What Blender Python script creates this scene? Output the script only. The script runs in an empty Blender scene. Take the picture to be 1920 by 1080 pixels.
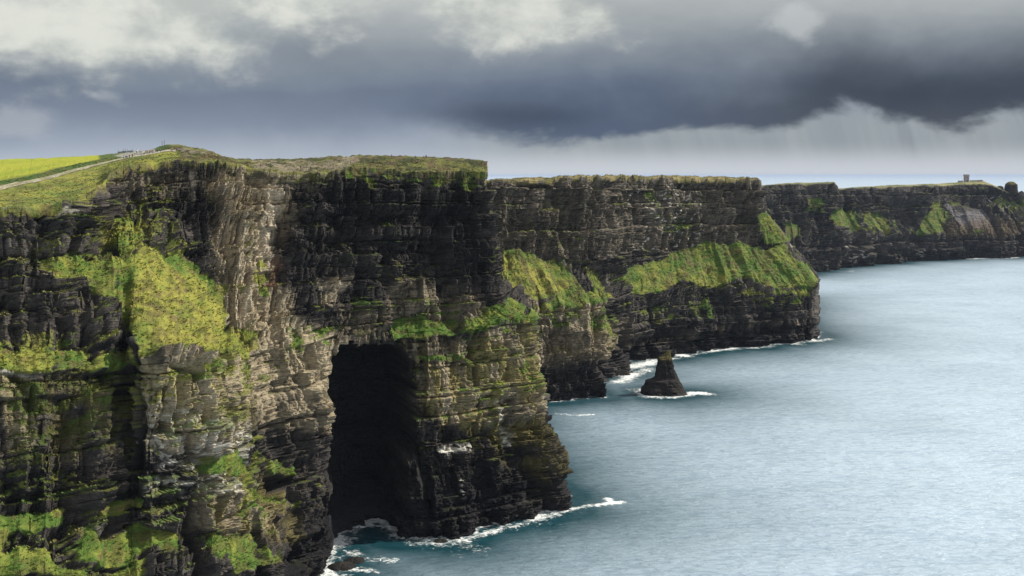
import bpy, math, random
import numpy as np
R = math.radians
C = bpy.context.scene.collection
SC = bpy.context.scene

# ---------------------------------------------------------------- camera
H, F, HY = 150.0, 2060.0, 328.0        # eye height (m), focal length and horizon row of the photograph in pixels
cam = bpy.data.cameras.new('camera'); camo = bpy.data.objects.new('camera', cam); C.objects.link(camo)
camo.location = (0, 0, H); camo.rotation_euler = (R(90), 0, 0)
cam.sensor_width = 36; cam.lens = 36*F/1920; cam.shift_y = -(540-HY)/1920
cam.clip_start = 1; cam.clip_end = 600000
SC.camera = camo

# ---------------------------------------------------------------- node helper
class NT:
    def __init__(s, tree): s.t = tree; s.n = tree.nodes; s.l = tree.links
    def new(s, kind, **kw):
        nd = s.n.new(kind)
        for k, v in kw.items(): setattr(nd, k, v)
        return nd
    def put(s, sock, v):
        if isinstance(v, bpy.types.NodeSocket): s.l.new(v, sock)
        elif v is not None:
            if sock.type == 'RGBA' and len(v) == 3: v = tuple(v)+(1,)
            sock.default_value = v
    def m(s, op, a, b=None, c=None, clamp=False):
        nd = s.new('ShaderNodeMath', operation=op, use_clamp=clamp)
        for i, v in enumerate((a, b, c)):
            if v is not None: s.put(nd.inputs[i], v)
        return nd.outputs[0]
    def add(s, a, b): return s.m('ADD', a, b)
    def sub(s, a, b): return s.m('SUBTRACT', a, b)
    def mul(s, a, b): return s.m('MULTIPLY', a, b)
    def ss(s, x, a, b):                    # smoothstep from a to b
        nd = s.new('ShaderNodeMapRange', interpolation_type='SMOOTHSTEP')
        s.put(nd.inputs['Value'], x); s.put(nd.inputs['From Min'], a); s.put(nd.inputs['From Max'], b)
        return nd.outputs[0]
    def vm(s, op, a, b=None):
        nd = s.new('ShaderNodeVectorMath', operation=op); s.put(nd.inputs[0], a)
        if b is not None: s.put(nd.inputs[1], b)
        return nd.outputs[0]
    def xyz(s, x, y, z):
        nd = s.new('ShaderNodeCombineXYZ')
        for i, v in enumerate((x, y, z)): s.put(nd.inputs[i], v)
        return nd.outputs[0]
    def sep(s, v):
        nd = s.new('ShaderNodeSeparateXYZ'); s.put(nd.inputs[0], v); return nd.outputs
    def noise(s, vec, scale, detail=4, rough=.5, dist=0.0):
        nd = s.new('ShaderNodeTexNoise'); s.put(nd.inputs['Vector'], vec)
        nd.inputs['Scale'].default_value = scale; nd.inputs['Detail'].default_value = detail
        nd.inputs['Roughness'].default_value = rough; nd.inputs['Distortion'].default_value = dist
        return nd.outputs['Fac']
    def mix(s, f, a, b, mode='MIX'):
        nd = s.new('ShaderNodeMix', data_type='RGBA', blend_type=mode)
        s.put(nd.inputs[0], f); s.put(nd.inputs[6], a); s.put(nd.inputs[7], b)
        return nd.outputs[2]
    def ramp(s, f, stops):
        nd = s.new('ShaderNodeValToRGB'); e = nd.color_ramp.elements
        while len(e) < len(stops): e.new(.5)
        for k, (p, c) in zip(e, stops): k.position = p; k.color = tuple(c)+(1,)
        s.put(nd.inputs[0], f); return nd.outputs[0]
def lin(*c):
    return tuple(((v/255)/12.92 if v/255 <= .04045 else ((v/255+.055)/1.055)**2.4) for v in c)

# ---------------------------------------------------------------- sky and sun
SUN_AZ, SUN_EL = R(76), R(40)            # azimuth measured from the view direction towards the right
sd = np.array([math.sin(SUN_AZ)*math.cos(SUN_EL), math.cos(SUN_AZ)*math.cos(SUN_EL), math.sin(SUN_EL)])
W = bpy.data.worlds.new('World'); SC.world = W; W.use_nodes = True
W.node_tree.nodes.clear(); n = NT(W.node_tree)
sky = n.new('ShaderNodeTexSky', sky_type='NISHITA', sun_disc=False)
sky.sun_elevation = SUN_EL; sky.sun_rotation = SUN_AZ; sky.air_density = 1.2; sky.dust_density = 2
dirv = n.new('ShaderNodeTexCoord').outputs['Generated']
x, y, z = n.sep(dirv)
az = n.m('ARCTAN2', x, y); el = n.m('ARCSINE', z)
P = n.xyz(az, n.mul(el, 2.0), 0.0)       # clouds are flatter than wide
big = n.sub(n.noise(P, 5.0, 5, .5, .3), .5)
fine = n.sub(n.noise(P, 17.0, 8, .55, .4), .5)
def AZ(px): return math.atan((px-960)/F)
def EL(py): return (HY-py)/F*.97
def lobe(px, py, rx, ry, warp=None):     # soft cloud lobe round a direction in the sky
    dx = n.mul(n.sub(az, AZ(px)), F/rx); dy = n.mul(n.sub(el, EL(py)), F/ry)
    if warp is not None: dx = n.add(dx, n.mul(fine, warp)); dy = n.add(dy, n.mul(big, warp))
    return n.m('EXPONENT', n.mul(n.add(n.mul(dx, dx), n.mul(dy, dy)), -1.0))
# base tone by elevation
mid_n = n.noise(n.xyz(az, n.mul(el, 1.9), 7.0), 9.0, 8, .55, .15)
ramp_in = n.mul(n.add(n.add(el, n.mul(big, .035)), n.mul(n.sub(mid_n, .5), .03)), 1/.5)
base = n.ramp(ramp_in, [(0, lin(203, 207, 214)), (.03, lin(178, 187, 199)), (.085, lin(146, 157, 174)), (.15, lin(122, 134, 150)),
                        (.22, lin(140, 149, 158)), (.31, lin(178, 183, 184)), (.42, lin(215, 217, 218)), (1, lin(222, 224, 226))])
tone = n.add(.84, n.mul(mid_n, .32))
col = n.vm('MULTIPLY', base, n.xyz(tone, tone, tone))
# paler low gap under the rain bank on the right, with faint falling rain
gap = n.mul(n.ss(az, AZ(720), AZ(1050)), n.ss(el, EL(150), EL(240)))
streak = n.noise(n.xyz(n.add(az, n.mul(el, .25)), n.mul(el, .10), 0.0), 22, 5, .6)
gapcol = n.mix(n.ss(streak, .35, .75), lin(147, 156, 162), lin(163, 171, 175))
gapcol = n.mix(n.mul(n.ss(az, AZ(1600), AZ(1750)), n.ss(streak, .5, .4)), gapcol, lin(138, 146, 152))
gapcol = n.mix(n.ss(el, EL(262), EL(322)), gapcol, lin(200, 205, 211))
col = n.mix(gap, col, gapcol)
# the dark bank: ragged foot, soft head, spanning the picture, darkest on the right
foot = n.add(n.mul(n.ss(az, AZ(1300), AZ(1650)), 46/F), EL(258))
foot = n.sub(foot, n.mul(lobe(1770, 215, 120, 200), 30/F))
foot = n.sub(foot, n.mul(n.sub(1.0, n.ss(az, AZ(600), AZ(900))), 24/F))
edge_n = n.noise(n.xyz(az, n.mul(el, 1.5), 3.0), 11.0, 9, .58, .25)
rag = n.mul(n.sub(edge_n, .5), .062)
e2 = n.sub(n.add(el, rag), foot)
soft = n.add(.012, n.mul(n.sub(1.0, n.ss(az, AZ(700), AZ(1000))), .03))
dk = n.mul(n.ss(e2, -.003, soft), n.sub(1.0, n.ss(n.add(e2, n.mul(big, .05)), .014, .098)))
dk = n.mul(dk, n.add(.32, n.mul(n.ss(az, AZ(420), AZ(1100)), .62)))
dk = n.m('MINIMUM', dk, 1.0)
col = n.mix(dk, col, n.mix(n.ss(az, AZ(1050), AZ(1650)), lin(84, 98, 122), lin(74, 81, 93)))
core = n.mul(dk, n.add(lobe(960, 212, 150, 34, 1.0), lobe(1790, 185, 260, 40, 1.0)))
col = n.mix(n.mul(core, .65), col, lin(55, 64, 80))
# pale broken masses above the bank
bil = n.sub(n.noise(n.xyz(az, n.mul(el, 1.5), 11.0), 13.0, 10, .58, .12), .5)
m1 = n.ss(n.add(n.add(lobe(110, -60, 500, 215), n.mul(bil, .75)), n.mul(big, .4)), .30, .62)
pale = n.mix(n.ss(bil, -.14, .16), lin(188, 193, 190), lin(226, 228, 219))
col = n.mix(n.mul(m1, .95), col, pale)
m2 = n.ss(n.add(lobe(960, 15, 210, 95), n.mul(bil, 1.5)), .34, .90)
col = n.mix(n.mul(m2, .88), col, pale)
m5 = n.ss(n.add(lobe(600, -30, 330, 75), n.mul(bil, 1.2)), .3, 1.0)
col = n.mix(n.mul(m5, .6), col, pale)
m3 = n.ss(n.add(lobe(1488, 46, 60, 46), n.mul(bil, 2.4)), .42, 1.0)
col = n.mix(n.mul(m3, .65), col, lin(196, 201, 202))
m4 = n.ss(n.add(n.add(lobe(200, 183, 42, 15), lobe(30, 235, 110, 34)), n.mul(bil, 2.2)), .42, 1.15)
col = n.mix(n.mul(m4, .5), col, lin(182, 188, 193))
below = n.ss(el, 0.0, -.02)
col = n.mix(below, col, lin(120, 135, 150))
skyc = n.vm('MULTIPLY', sky.outputs[0], (.1, .1, .1))
high = n.mul(n.ss(el, .45, 1.0), n.ss(n.noise(P, 3.0, 5, .5), .5, .62))
col = n.mix(n.mul(high, .6), col, skyc)
bg = n.new('ShaderNodeBackground'); n.put(bg.inputs[0], col); bg.inputs[1].default_value = .80
n.l.new(bg.outputs[0], n.new('ShaderNodeOutputWorld').inputs[0])

sl = bpy.data.lights.new('sun', 'SUN'); sl.energy = 5.0; sl.angle = R(1.5); sl.color = (1, .93, .80)
so = bpy.data.objects.new('sun', sl); C.objects.link(so); so.location = tuple(sd*2000)
import mathutils
so.rotation_euler = mathutils.Vector(tuple(sd)).to_track_quat('Z', 'Y').to_euler()
SC.view_settings.view_transform = 'Standard'; SC.view_settings.look = 'None'
SC.view_settings.exposure = .32; SC.view_settings.gamma = 1
SC.render.engine = 'CYCLES'
SC.render.film_transparent = False
SC.cycles.max_bounces = 6

# ---------------------------------------------------------------- numpy helpers
def world(px, py, D): return np.stack([(px-960)/F*D, D, H-(py-HY)/F*D], -1)
def pix(p): return 960+p[..., 0]/p[..., 1]*F, HY+(H-p[..., 2])/p[..., 1]*F
def hsh(*a):
    h = np.zeros(np.broadcast(*a).shape, np.uint32) + np.uint32(0x9E3779B9)
    for v, k in zip(a, (0x85EBCA6B, 0xC2B2AE35, 0x27D4EB2F, 0x165667B1)):
        h = (h ^ (np.asarray(v).astype(np.int64).astype(np.uint32) * np.uint32(k))) & np.uint32(0xFFFFFFFF)
        h ^= h >> np.uint32(15); h = h * np.uint32(0x2C1B3C6D); h ^= h >> np.uint32(13)
    h = h*np.uint32(0x297A2D39); h ^= h >> np.uint32(16)
    return h.astype(np.float64)/4294967296.0
def vn(x, y, z=0.0, seed=0):             # value noise in 0..1
    x, y, z = np.broadcast_arrays(np.asarray(x, float), np.asarray(y, float), np.asarray(z, float))
    fx, fy, fz = np.floor(x), np.floor(y), np.floor(z)
    tx, ty, tz = x-fx, y-fy, z-fz
    tx = tx*tx*(3-2*tx); ty = ty*ty*(3-2*ty); tz = tz*tz*(3-2*tz)
    flat = not np.any(tz)
    def c(i, j, k): return hsh(fx+i, fy+j, fz+k, np.full(1, seed))
    def pl(k):
        a = c(0, 0, k)*(1-tx)+c(1, 0, k)*tx; b = c(0, 1, k)*(1-tx)+c(1, 1, k)*tx
        return a*(1-ty)+b*ty
    return pl(0) if flat else pl(0)*(1-tz)+pl(1)*tz
def fbm(x, y, z=0.0, o=4, seed=0, g=.5):
    s = 0; a = 1; t = 0
    for i in range(o):
        s = s+a*vn(x*2**i+i*7.3, y*2**i+i*3.1, np.asarray(z)*2**i, seed+i); t += a; a *= g
    return s/t
def sst(x, a, b):
    t = np.clip((x-a)/(b-a), 0, 1); return t*t*(3-2*t)
def blur(a, su, sv):
    for ax, s in ((0, sv), (1, su)):
        if s <= 0: continue
        r = int(3*s)+1; k = np.exp(-.5*(np.arange(-r, r+1)/s)**2); k /= k.sum()
        pad = [(0, 0)]*a.ndim; pad[ax] = (r, r)
        b = np.pad(a, pad, mode='reflect', reflect_type='odd'); out = 0
        for i, w in enumerate(k):
            sl_ = [slice(None)]*a.ndim; sl_[ax] = slice(i, i+a.shape[ax]); out = out+w*b[tuple(sl_)]
        a = out
    return a
def poly(px, py, pts, soft=6):           # 1 inside an outline, fading over soft pixels
    pts = np.array(pts, float); d = np.full(px.shape, 1e9); ins = np.zeros(px.shape, bool)
    m = (px > pts[:, 0].min()-40) & (px < pts[:, 0].max()+40) & (py > pts[:, 1].min()-40) & (py < pts[:, 1].max()+40)
    out = np.zeros(px.shape)
    if not m.any(): return out
    X, Y = px[m], py[m]; d = np.full(X.shape, 1e9); ins = np.zeros(X.shape, bool)
    for i in range(len(pts)):
        a, b = pts[i-1], pts[i]; e = b-a; L = (e**2).sum()+1e-9
        t = np.clip(((X-a[0])*e[0]+(Y-a[1])*e[1])/L, 0, 1)
        d = np.minimum(d, np.hypot(X-a[0]-t*e[0], Y-a[1]-t*e[1]))
        ins ^= ((a[1] > Y) != (b[1] > Y)) & (X < (b[0]-a[0])*(Y-a[1])/(b[1]-a[1]+1e-12)+a[0])
    out[m] = sst(np.where(ins, d, -d), -soft, soft); return out
def line(px, py, pts, w):                # gaussian ridge round a polyline, half width w pixels
    pts = np.array(pts, float); d = np.full(px.shape, 1e9)
    for a, b in zip(pts[:-1], pts[1:]):
        e = b-a; L = (e**2).sum()+1e-9
        t = np.clip(((px-a[0])*e[0]+(py-a[1])*e[1])/L, 0, 1)
        d = np.minimum(d, np.hypot(px-a[0]-t*e[0], py-a[1]-t*e[1]))
    return np.exp(-(d/w)**2)
def normals(P):
    du = np.gradient(P, axis=1); dv = np.gradient(P, axis=0)
    nn = np.cross(du, dv); nn /= np.linalg.norm(nn, axis=-1, keepdims=True)+1e-9
    return nn

def grid_mesh(name, P, col, mat, smooth=False, kind=None, wrapcols=None):
    nv, nu = P.shape[:2]
    me = bpy.data.meshes.new(name)
    me.vertices.add(nv*nu); me.vertices.foreach_set('co', P.reshape(-1).astype(np.float32))
    i = np.arange(nv*nu).reshape(nv, nu)
    q = np.stack([i[:-1, :-1], i[:-1, 1:], i[1:, 1:], i[1:, :-1]], -1).reshape(-1, 4)
    me.loops.add(q.size); me.loops.foreach_set('vertex_index', q.reshape(-1).astype(np.int32))
    me.polygons.add(len(q)); me.polygons.foreach_set('loop_start', (np.arange(len(q))*4).astype(np.int32))
    me.polygons.foreach_set('loop_total', np.full(len(q), 4, np.int32))
    me.polygons.foreach_set('use_smooth', np.full(len(q), smooth))
    if col is not None:
        for nm, c in col.items():
            a = me.attributes.new(nm, 'FLOAT_COLOR', 'POINT')
            cc = np.ones((nv*nu, 4), np.float32); cc[:, :3] = c.reshape(-1, 3); a.data.foreach_set('color', cc.reshape(-1))
    me.update(); me.validate()
    o = bpy.data.objects.new(name, me); C.objects.link(o)
    if mat: me.materials.append(mat)
    if kind: o['kind'] = kind
    return o

def loft(levels, nu, rows, t0, t1, bu=4, bv=2, tw=None):
    """levels: lists of (t, px, py, D); linear skin through them, slightly rounded"""
    t = np.linspace(t0, t1, nu) if tw is None else np.interp(np.linspace(0, 1, nu), np.linspace(0, 1, len(tw)), tw)
    L = []
    for lv in levels:
        a = np.array(lv, float); L.append(np.stack([np.interp(t, a[:, 0], a[:, k]) for k in (1, 2, 3)], -1))
    out = []
    vv = []
    for k in range(len(L)-1):
        A = world(*np.moveaxis(L[k], -1, 0)); B = world(*np.moveaxis(L[k+1], -1, 0))
        for i in range(rows[k]): out.append(A+(B-A)*i/rows[k]); vv.append(k+i/rows[k])
    out.append(B); vv.append(len(L)-1)
    return blur(np.array(out), bu, bv), t, np.array(vv)

def strata(P, s, scale=1.0, seed=0, big=1.0, relief=1.15):
    """blocky bedded rock: outward offset in metres, and a 0..1 tint per block"""
    X, Y, Z = P[..., 0], P[..., 1], P[..., 2]
    zz = Z+2.2*(fbm(s/70, Z/200, 0, 3, seed+3)-.5)*scale+.014*s
    ss = s+3.0*(fbm(s/25, Z/18, 0, 3, seed+9)-.5)*2*scale
    d = 0; tint = 0; tw = 0
    for i, (h, w, a, tt) in enumerate(((17, 24, 3.4*big, .15), (7.2, 10, 2.2, .3), (3.1, 4.2, 1.15, .6), (1.35, 2.6, .8, .7), (.62, 1.7, .42, .5))):
        h, w = h*scale, w*scale; a = a*scale
        zi = zz/h+.33*np.sin(zz/h*2.3+i)+.12*vn(s/(w*5), zz/h, 0, seed+i)
        ly = np.floor(zi); fz = zi-ly
        hl = hsh(ly, ly*0+i+seed)
        cw = w*(.55+1.1*hsh(ly, ly*0+11+i+seed))
        cs = (ss+hl*w*9)/cw; cx = np.floor(cs); fx = cs-cx
        hb = hsh(ly, cx, ly*0+i+seed)
        d = d+a*(.55*(hl-.5)+.85*(hb-.5)+.28*(fz-.5))
        joint = np.exp(-(np.minimum(fx, 1-fx)*cw/(.16*w+.15))**2)
        d = d-a*.5*joint
        yaw = hsh(ly, cx, ly*0+i+seed+40)-.5; pit = hsh(ly, cx, ly*0+i+seed+80)-.5
        k_ = (.5, .75, .85, .8, .5)[i]*relief
        d = d+k_*((fx-.5)*cw*yaw+(fz-.5)*h*pit*.8)
        tint = tint+tt*(.7*hb+.3*hl); tw += tt
    mz = zz/(12.5*scale)+.3*np.sin(zz/(12.5*scale)*1.7+seed); ml = np.floor(mz); mf = mz-ml     # a few bold continuous beds
    st_ = .4+1.2*hsh(ml, ml*0+seed+7)
    d = d+1.5*scale*st_*(mf-.5)-1.5*scale*st_*np.exp(-(np.minimum(mf, 1-mf)*12.5/.55)**2)*sst(vn(s/(18*scale), ml, 0, seed+8), .25, .6)
    return d, tint/tw, zz

def arcs(P, r0):                          # running length along the coast
    m = P[r0]; ds = np.hypot(np.diff(m[:, 0]), np.diff(m[:, 1])); s = np.concatenate([[0], np.cumsum(ds)])
    return np.broadcast_to(s, P.shape[:2]).copy()
def mixc(a, b, f): return a+(np.array(b)-a)*f[..., None]

# ---------------------------------------------------------------- materials
def mat_base(name):
    m = bpy.data.materials.new(name); m.use_nodes = True; m.node_tree.nodes.clear()
    k = NT(m.node_tree); b = k.new('ShaderNodeBsdfPrincipled'); o = k.new('ShaderNodeOutputMaterial')
    k.l.new(b.outputs[0], o.inputs[0]); return m, k, b
def rock_mat(name, sc=1.0):
    m, k, b = mat_base(name)
    at = k.new('ShaderNodeAttribute', attribute_name='alb').outputs['Color']
    mk = k.sep(k.new('ShaderNodeAttribute', attribute_name='msk').outputs['Vector'])   # grass, wet, -
    pos = k.new('ShaderNodeNewGeometry').outputs['Position']
    flat = k.vm('MULTIPLY', pos, (1, 1, 2.6)); tall = k.vm('MULTIPLY', pos, (1, 1, .35))
    n1 = k.noise(flat, .9/sc, 6, .65); n2 = k.noise(tall, .8/sc, 5, .6); n3 = k.noise(pos, 3.0/sc, 4, .6)
    bed = k.noise(k.vm('MULTIPLY', pos, (.10, .10, 1.5)), 1.6/sc, 3, .6); rock = k.add(k.add(k.add(k.mul(n1, .7), k.mul(n2, .5)), k.mul(bed, .5)), -.85)
    rv = k.add(1.0, k.mul(rock, 2.2)); gv = k.add(.62, k.mul(n3, .76))
    v = k.add(k.mul(rv, k.sub(1.0, mk[0])), k.mul(gv, mk[0]))
    vv = k.m('MAXIMUM', v, .25)
    c = k.vm('MULTIPLY', at, k.xyz(vv, vv, vv)); k.put(b.inputs['Base Color'], c)
    k.put(b.inputs['Roughness'], k.sub(.95, k.mul(mk[1], .35)))
    b.inputs['Specular IOR Level'].default_value = .25
    bp = k.new('ShaderNodeBump'); bp.inputs['Strength'].default_value = .9; bp.inputs['Distance'].default_value = 1.3*sc
    hgt = k.add(k.mul(k.add(k.mul(n1, .8), k.mul(bed, .9)), k.sub(1.0, k.mul(mk[0], .6))), k.mul(n3, .35)); k.put(bp.inputs['Height'], hgt)
    k.put(b.inputs['Normal'], bp.outputs[0]); return m
M_near = rock_mat('bedded_rock'); M_mid = rock_mat('bedded_rock_mid', 1.9); M_far = rock_mat('bedded_rock_far', 3.5)

# grass and rock tones (albedo)
G_YEL = np.array([.265, .260, .052]); G_GRN = np.array([.075, .135, .022]); G_OLV = np.array([.10, .105, .028]); HEATH = np.array([.13, .095, .045])
R_DRK = np.array([.024, .022, .022]); R_MID = np.array([.135, .118, .105]); R_TAN = np.array([.47, .395, .27]); R_PAL = np.array([.56, .49, .39])
LICH = np.array([.225, .19, .05]); GUANO = np.array([.75, .73, .66])

def grass_colour(P, yel, seed=0):
    X, Y, Z = P[..., 0], P[..., 1], P[..., 2]
    a = fbm(X/6, Y/6, Z/3, 4, seed+50); b = fbm(X/1.6, Y/1.6, Z/1.1, 3, seed+60)
    y = np.clip(yel-.06+(a-.5)*2.0+(b-.5)*.9, 0, 1)
    c = mixc(np.broadcast_to(G_GRN, X.shape+(3,)).copy(), G_YEL, y)
    c = mixc(c, G_OLV, sst(fbm(X/4, Y/4, Z/2.2, 4, seed+70), .52, .66)*.75)
    c = mixc(c, HEATH, sst(fbm(X/3, Y/3, Z/2, 4, seed+80), .58, .74)*.6)
    return c

# ================================================================ NEAR CLIFF
t_back = (945, 975, 1010)
L = {}
L[1] = [(-150,-170,262),(0,-20,275),(110,100,288),(190,180,296),(235,240,308),(300,330,314),(380,420,328),(455,500,366),(500,560,396),(560,606,411),(620,645,434),(640,660,440),(700,720,452),(745,768,450),(790,820,448),(840,897,460),(870,960,471),(900,1041,486),(917,1068,491)]
L[1] = [(a, b, HY+H*F/d, d) for a, b, d in L[1]]
L[2] = [(-150,-150,1060,272),(0,0,1060,284),(110,110,1070,294),(190,190,1075,302),(235,235,1060,312),(300,300,1065,319),(380,410,1060,332),(455,515,1050,369),(500,556,980,400),(560,600,930,415),(620,636,950,437),(640,650,950,442),(700,712,950,455),(745,765,920,455),(790,815,910,454),(840,880,900,463),(870,935,900,473),(900,1015,890,487),(917,1057,872,492)]
L[3] = [(-150,-150,958,290),(0,0,958,298),(110,110,965,305),(190,190,985,312),(235,235,1000,322),(300,300,1000,327),(380,400,1000,340),(455,492,1000,375),(500,535,880,402),(560,596,820,417),(620,622,830,438),(640,640,830,442),(700,705,830,456),(745,760,790,458),(790,805,780,458),(840,860,780,464),(870,915,780,474),(900,990,775,487),(917,1031,790,493)]
L[4] = [(-150,-150,685,303),(0,0,688,310),(110,110,690,318),(190,190,688,326),(235,238,680,336),(255,252,668,330),(300,300,666,330),(380,375,666,342),(455,457,664,385),(500,500,650,403),(560,565,645,415),(620,624,645,434),(640,645,640,438),(700,700,638,453),(745,750,634,460),(790,800,632,462),(840,870,618,468),(870,915,605,476),(900,970,596,488),(917,1010,594,497)]
L[5] = [(-150,-150,645,314),(0,0,640,322),(110,110,600,332),(190,180,520,350),(235,235,480,364),(270,270,466,376),(330,330,488,388),(380,385,525,396),(420,425,600,400),(455,459,655,395),(500,498,610,410),(560,558,600,422),(620,618,610,438),(640,640,612,442),(700,700,616,458),(745,750,601,468),(790,800,602,470),(840,865,590,478),(870,895,578,484),(900,925,565,492),(917,948,556,500)]
L[6] = [(-150,-150,500,320),(0,0,500,328),(110,110,490,338),(190,190,430,362),(205,205,420,385),(235,238,400,396),(300,300,400,405),(380,385,400,418),(455,455,430,425),(500,500,450,432),(560,560,450,440),(640,640,450,450),(700,700,450,460),(760,760,450,470),(820,825,450,478),(890,897,445,489),(917,931,440,497)]
L[7] = [(-150,-150,398,325),(0,0,394,335),(60,60,390,340),(110,110,386,347),(150,150,374,354),(185,186,362,364),(195,196,340,382),(205,205,325,395),(240,240,312,404),(280,280,305,411),(320,320,302,416),(350,350,300,420),(380,380,306,424),(420,420,304,430),(440,440,311,434),(480,480,316,440),(540,540,321,446),(600,600,324,453),(640,640,318,458),(700,700,316,465),(760,760,320,472),(820,820,320,480),(880,880,320,488),(917,917,322,493)]
L[8] = [(-150,-150,388,345),(0,0,357,395),(60,60,343,415),(100,100,333,430),(160,160,317,455),(220,220,301,480),(250,250,295,492),(300,300,286,500),(320,320,284,500),(350,350,290,480),(380,380,296,470),(420,420,299,460),(440,440,309,450),(480,480,312,460),(540,540,315,470),(600,600,318,475),(640,640,312,478),(700,700,308,484),(760,760,310,489),(820,820,310,495),(880,880,311,499),(917,917,314,498)]
L[9] = [(-150,-150,381,350),(0,0,350,400),(60,60,337,420),(100,100,328,435),(160,160,313,460),(220,220,298.5,484),(250,250,292.5,496),(300,300,283,505),(320,320,281,505),(350,350,286,490),(380,380,291,478),(420,420,297,466),(440,440,306,462),(480,480,309,472),(540,540,312,482),(600,600,314,487),(640,640,308,488),(700,700,303,493),(760,760,304,500),(820,820,304,503),(880,880,306,503),(917,917,310,500)]
L[10] = [(-150,-150,372,360),(0,0,339,410),(60,60,327,430),(100,100,318,445),(160,160,304,470),(200,200,296,485),(220,220,292,495),(250,250,288,505),(300,300,278,515),(312,312,275,515),(330,330,276,515),(350,350,281,500),(380,380,286,488),(420,420,295,472),(440,440,302,480),(480,480,305,500),(540,540,306,510),(600,600,306,515),(640,640,301,508),(700,700,297,508),(760,760,298,513),(820,820,299,512),(880,880,303,508),(917,917,307,503)]
L[11] = [(-150,-150,302,600),(0,0,298,620),(60,60,295,620),(120,120,292,620),(180,180,290.5,610),(190,190,290,600),(220,220,287,560),(250,250,284,550),(280,280,281,545),(300,300,274,535),(312,312,271,530),(330,330,270.5,530),(360,360,275,525),(400,400,286,500),(415,415,293,500),(430,430,297,520),(480,480,299,580),(560,560,297,600),(640,640,293,560),(700,700,291,560),(780,780,293,560),(850,850,296,550),(900,900,301,520),(917,917,305,505)]
L[12] = [(t, px, HY+(py-HY+(10/(D)*F))*D/(D+380), D+380) if t < 880 else (t, px-60, HY-8, D+60) for t, px, py, D in L[11]]
# the hidden side of the headland runs back to the next bay
cEnd = {1: (985, 716), 4: (925, 745), 5: (905, 790), 7: (895, 805)}
for k in range(1, 13):
    t, px, py, D = L[k][-1]
    X0, Y0, Z0 = world(np.array(px), np.array(py), np.array(D))
    dx = (-10, -26, -30); dy = (50, 150, 300 if k > 3 else 235)
    for q in range(3):
        Xq, Yq = X0+dx[q]-(60*(k > 11)), Y0+dy[q]; L[k].append((t_back[q], 960+Xq/Yq*F, HY+(H-Z0)/Yq*F, Yq))
L[0] = [(t, px, HY+(H+9)/(D-3)*F, D-3) for t, px, py, D in L[1]]
rows = [6, 110, 90, 190, 110, 160, 140, 44, 14, 16, 40, 10]
tw = np.concatenate([np.linspace(-150, 640, 760), np.linspace(641, 917, 380), np.linspace(919, 1010, 110)])
P, tt, vv = loft([L[k] for k in range(13)], len(tw), rows, 0, 0, 3.5, 2, tw)
V = np.broadcast_to(vv[:, None], P.shape[:2]); T = np.broadcast_to(tt[None], P.shape[:2])
# slide the skin sideways along itself so that gullies and ribs wander instead of running straight down
ui = np.arange(P.shape[1])[None]; vi = np.arange(P.shape[0])[:, None]
amp_ = 60*(1-sst(V, 4.6, 5.5))*(1-sst(T, 560, 640)*.75)*(1-sst(T, 800, 850))*sst(V, .5, 2)
sh = np.clip(ui+amp_*(fbm(vi/95, ui/260, 0, 4, 15)-.5), 0, P.shape[1]-1.001); i0 = sh.astype(int); fx_ = (sh-i0)[..., None]
P = P[vi, i0]*(1-fx_)+P[vi, np.minimum(i0+1, P.shape[1]-1)]*fx_
px, py = pix(P); s = arcs(P, 380); s = s[vi, i0]*(1-fx_[..., 0])+s[vi, np.minimum(i0+1, P.shape[1]-1)]*fx_[..., 0]
N0 = normals(blur(P, 10, 8))
fr = T < 925                               # stations in view
wx = px+36*(fbm(P[..., 0]/16, P[..., 1]/16, P[..., 2]/12, 5, 1)-.5)*2; wy = py+26*(fbm(P[..., 0]/8, P[..., 1]/8, P[..., 2]/6, 4, 2)-.5)*2
def RG(pts, soft=6, warp=1.0): return poly(px+(wx-px)*warp, py+(wy-py)*warp, pts, soft)*fr
def LN(pts, w, warp=.5): return line(px+(wx-px)*warp, py+(wy-py)*warp, pts, w)*fr
plat = sst(V, 6.96, 7.04)
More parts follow.
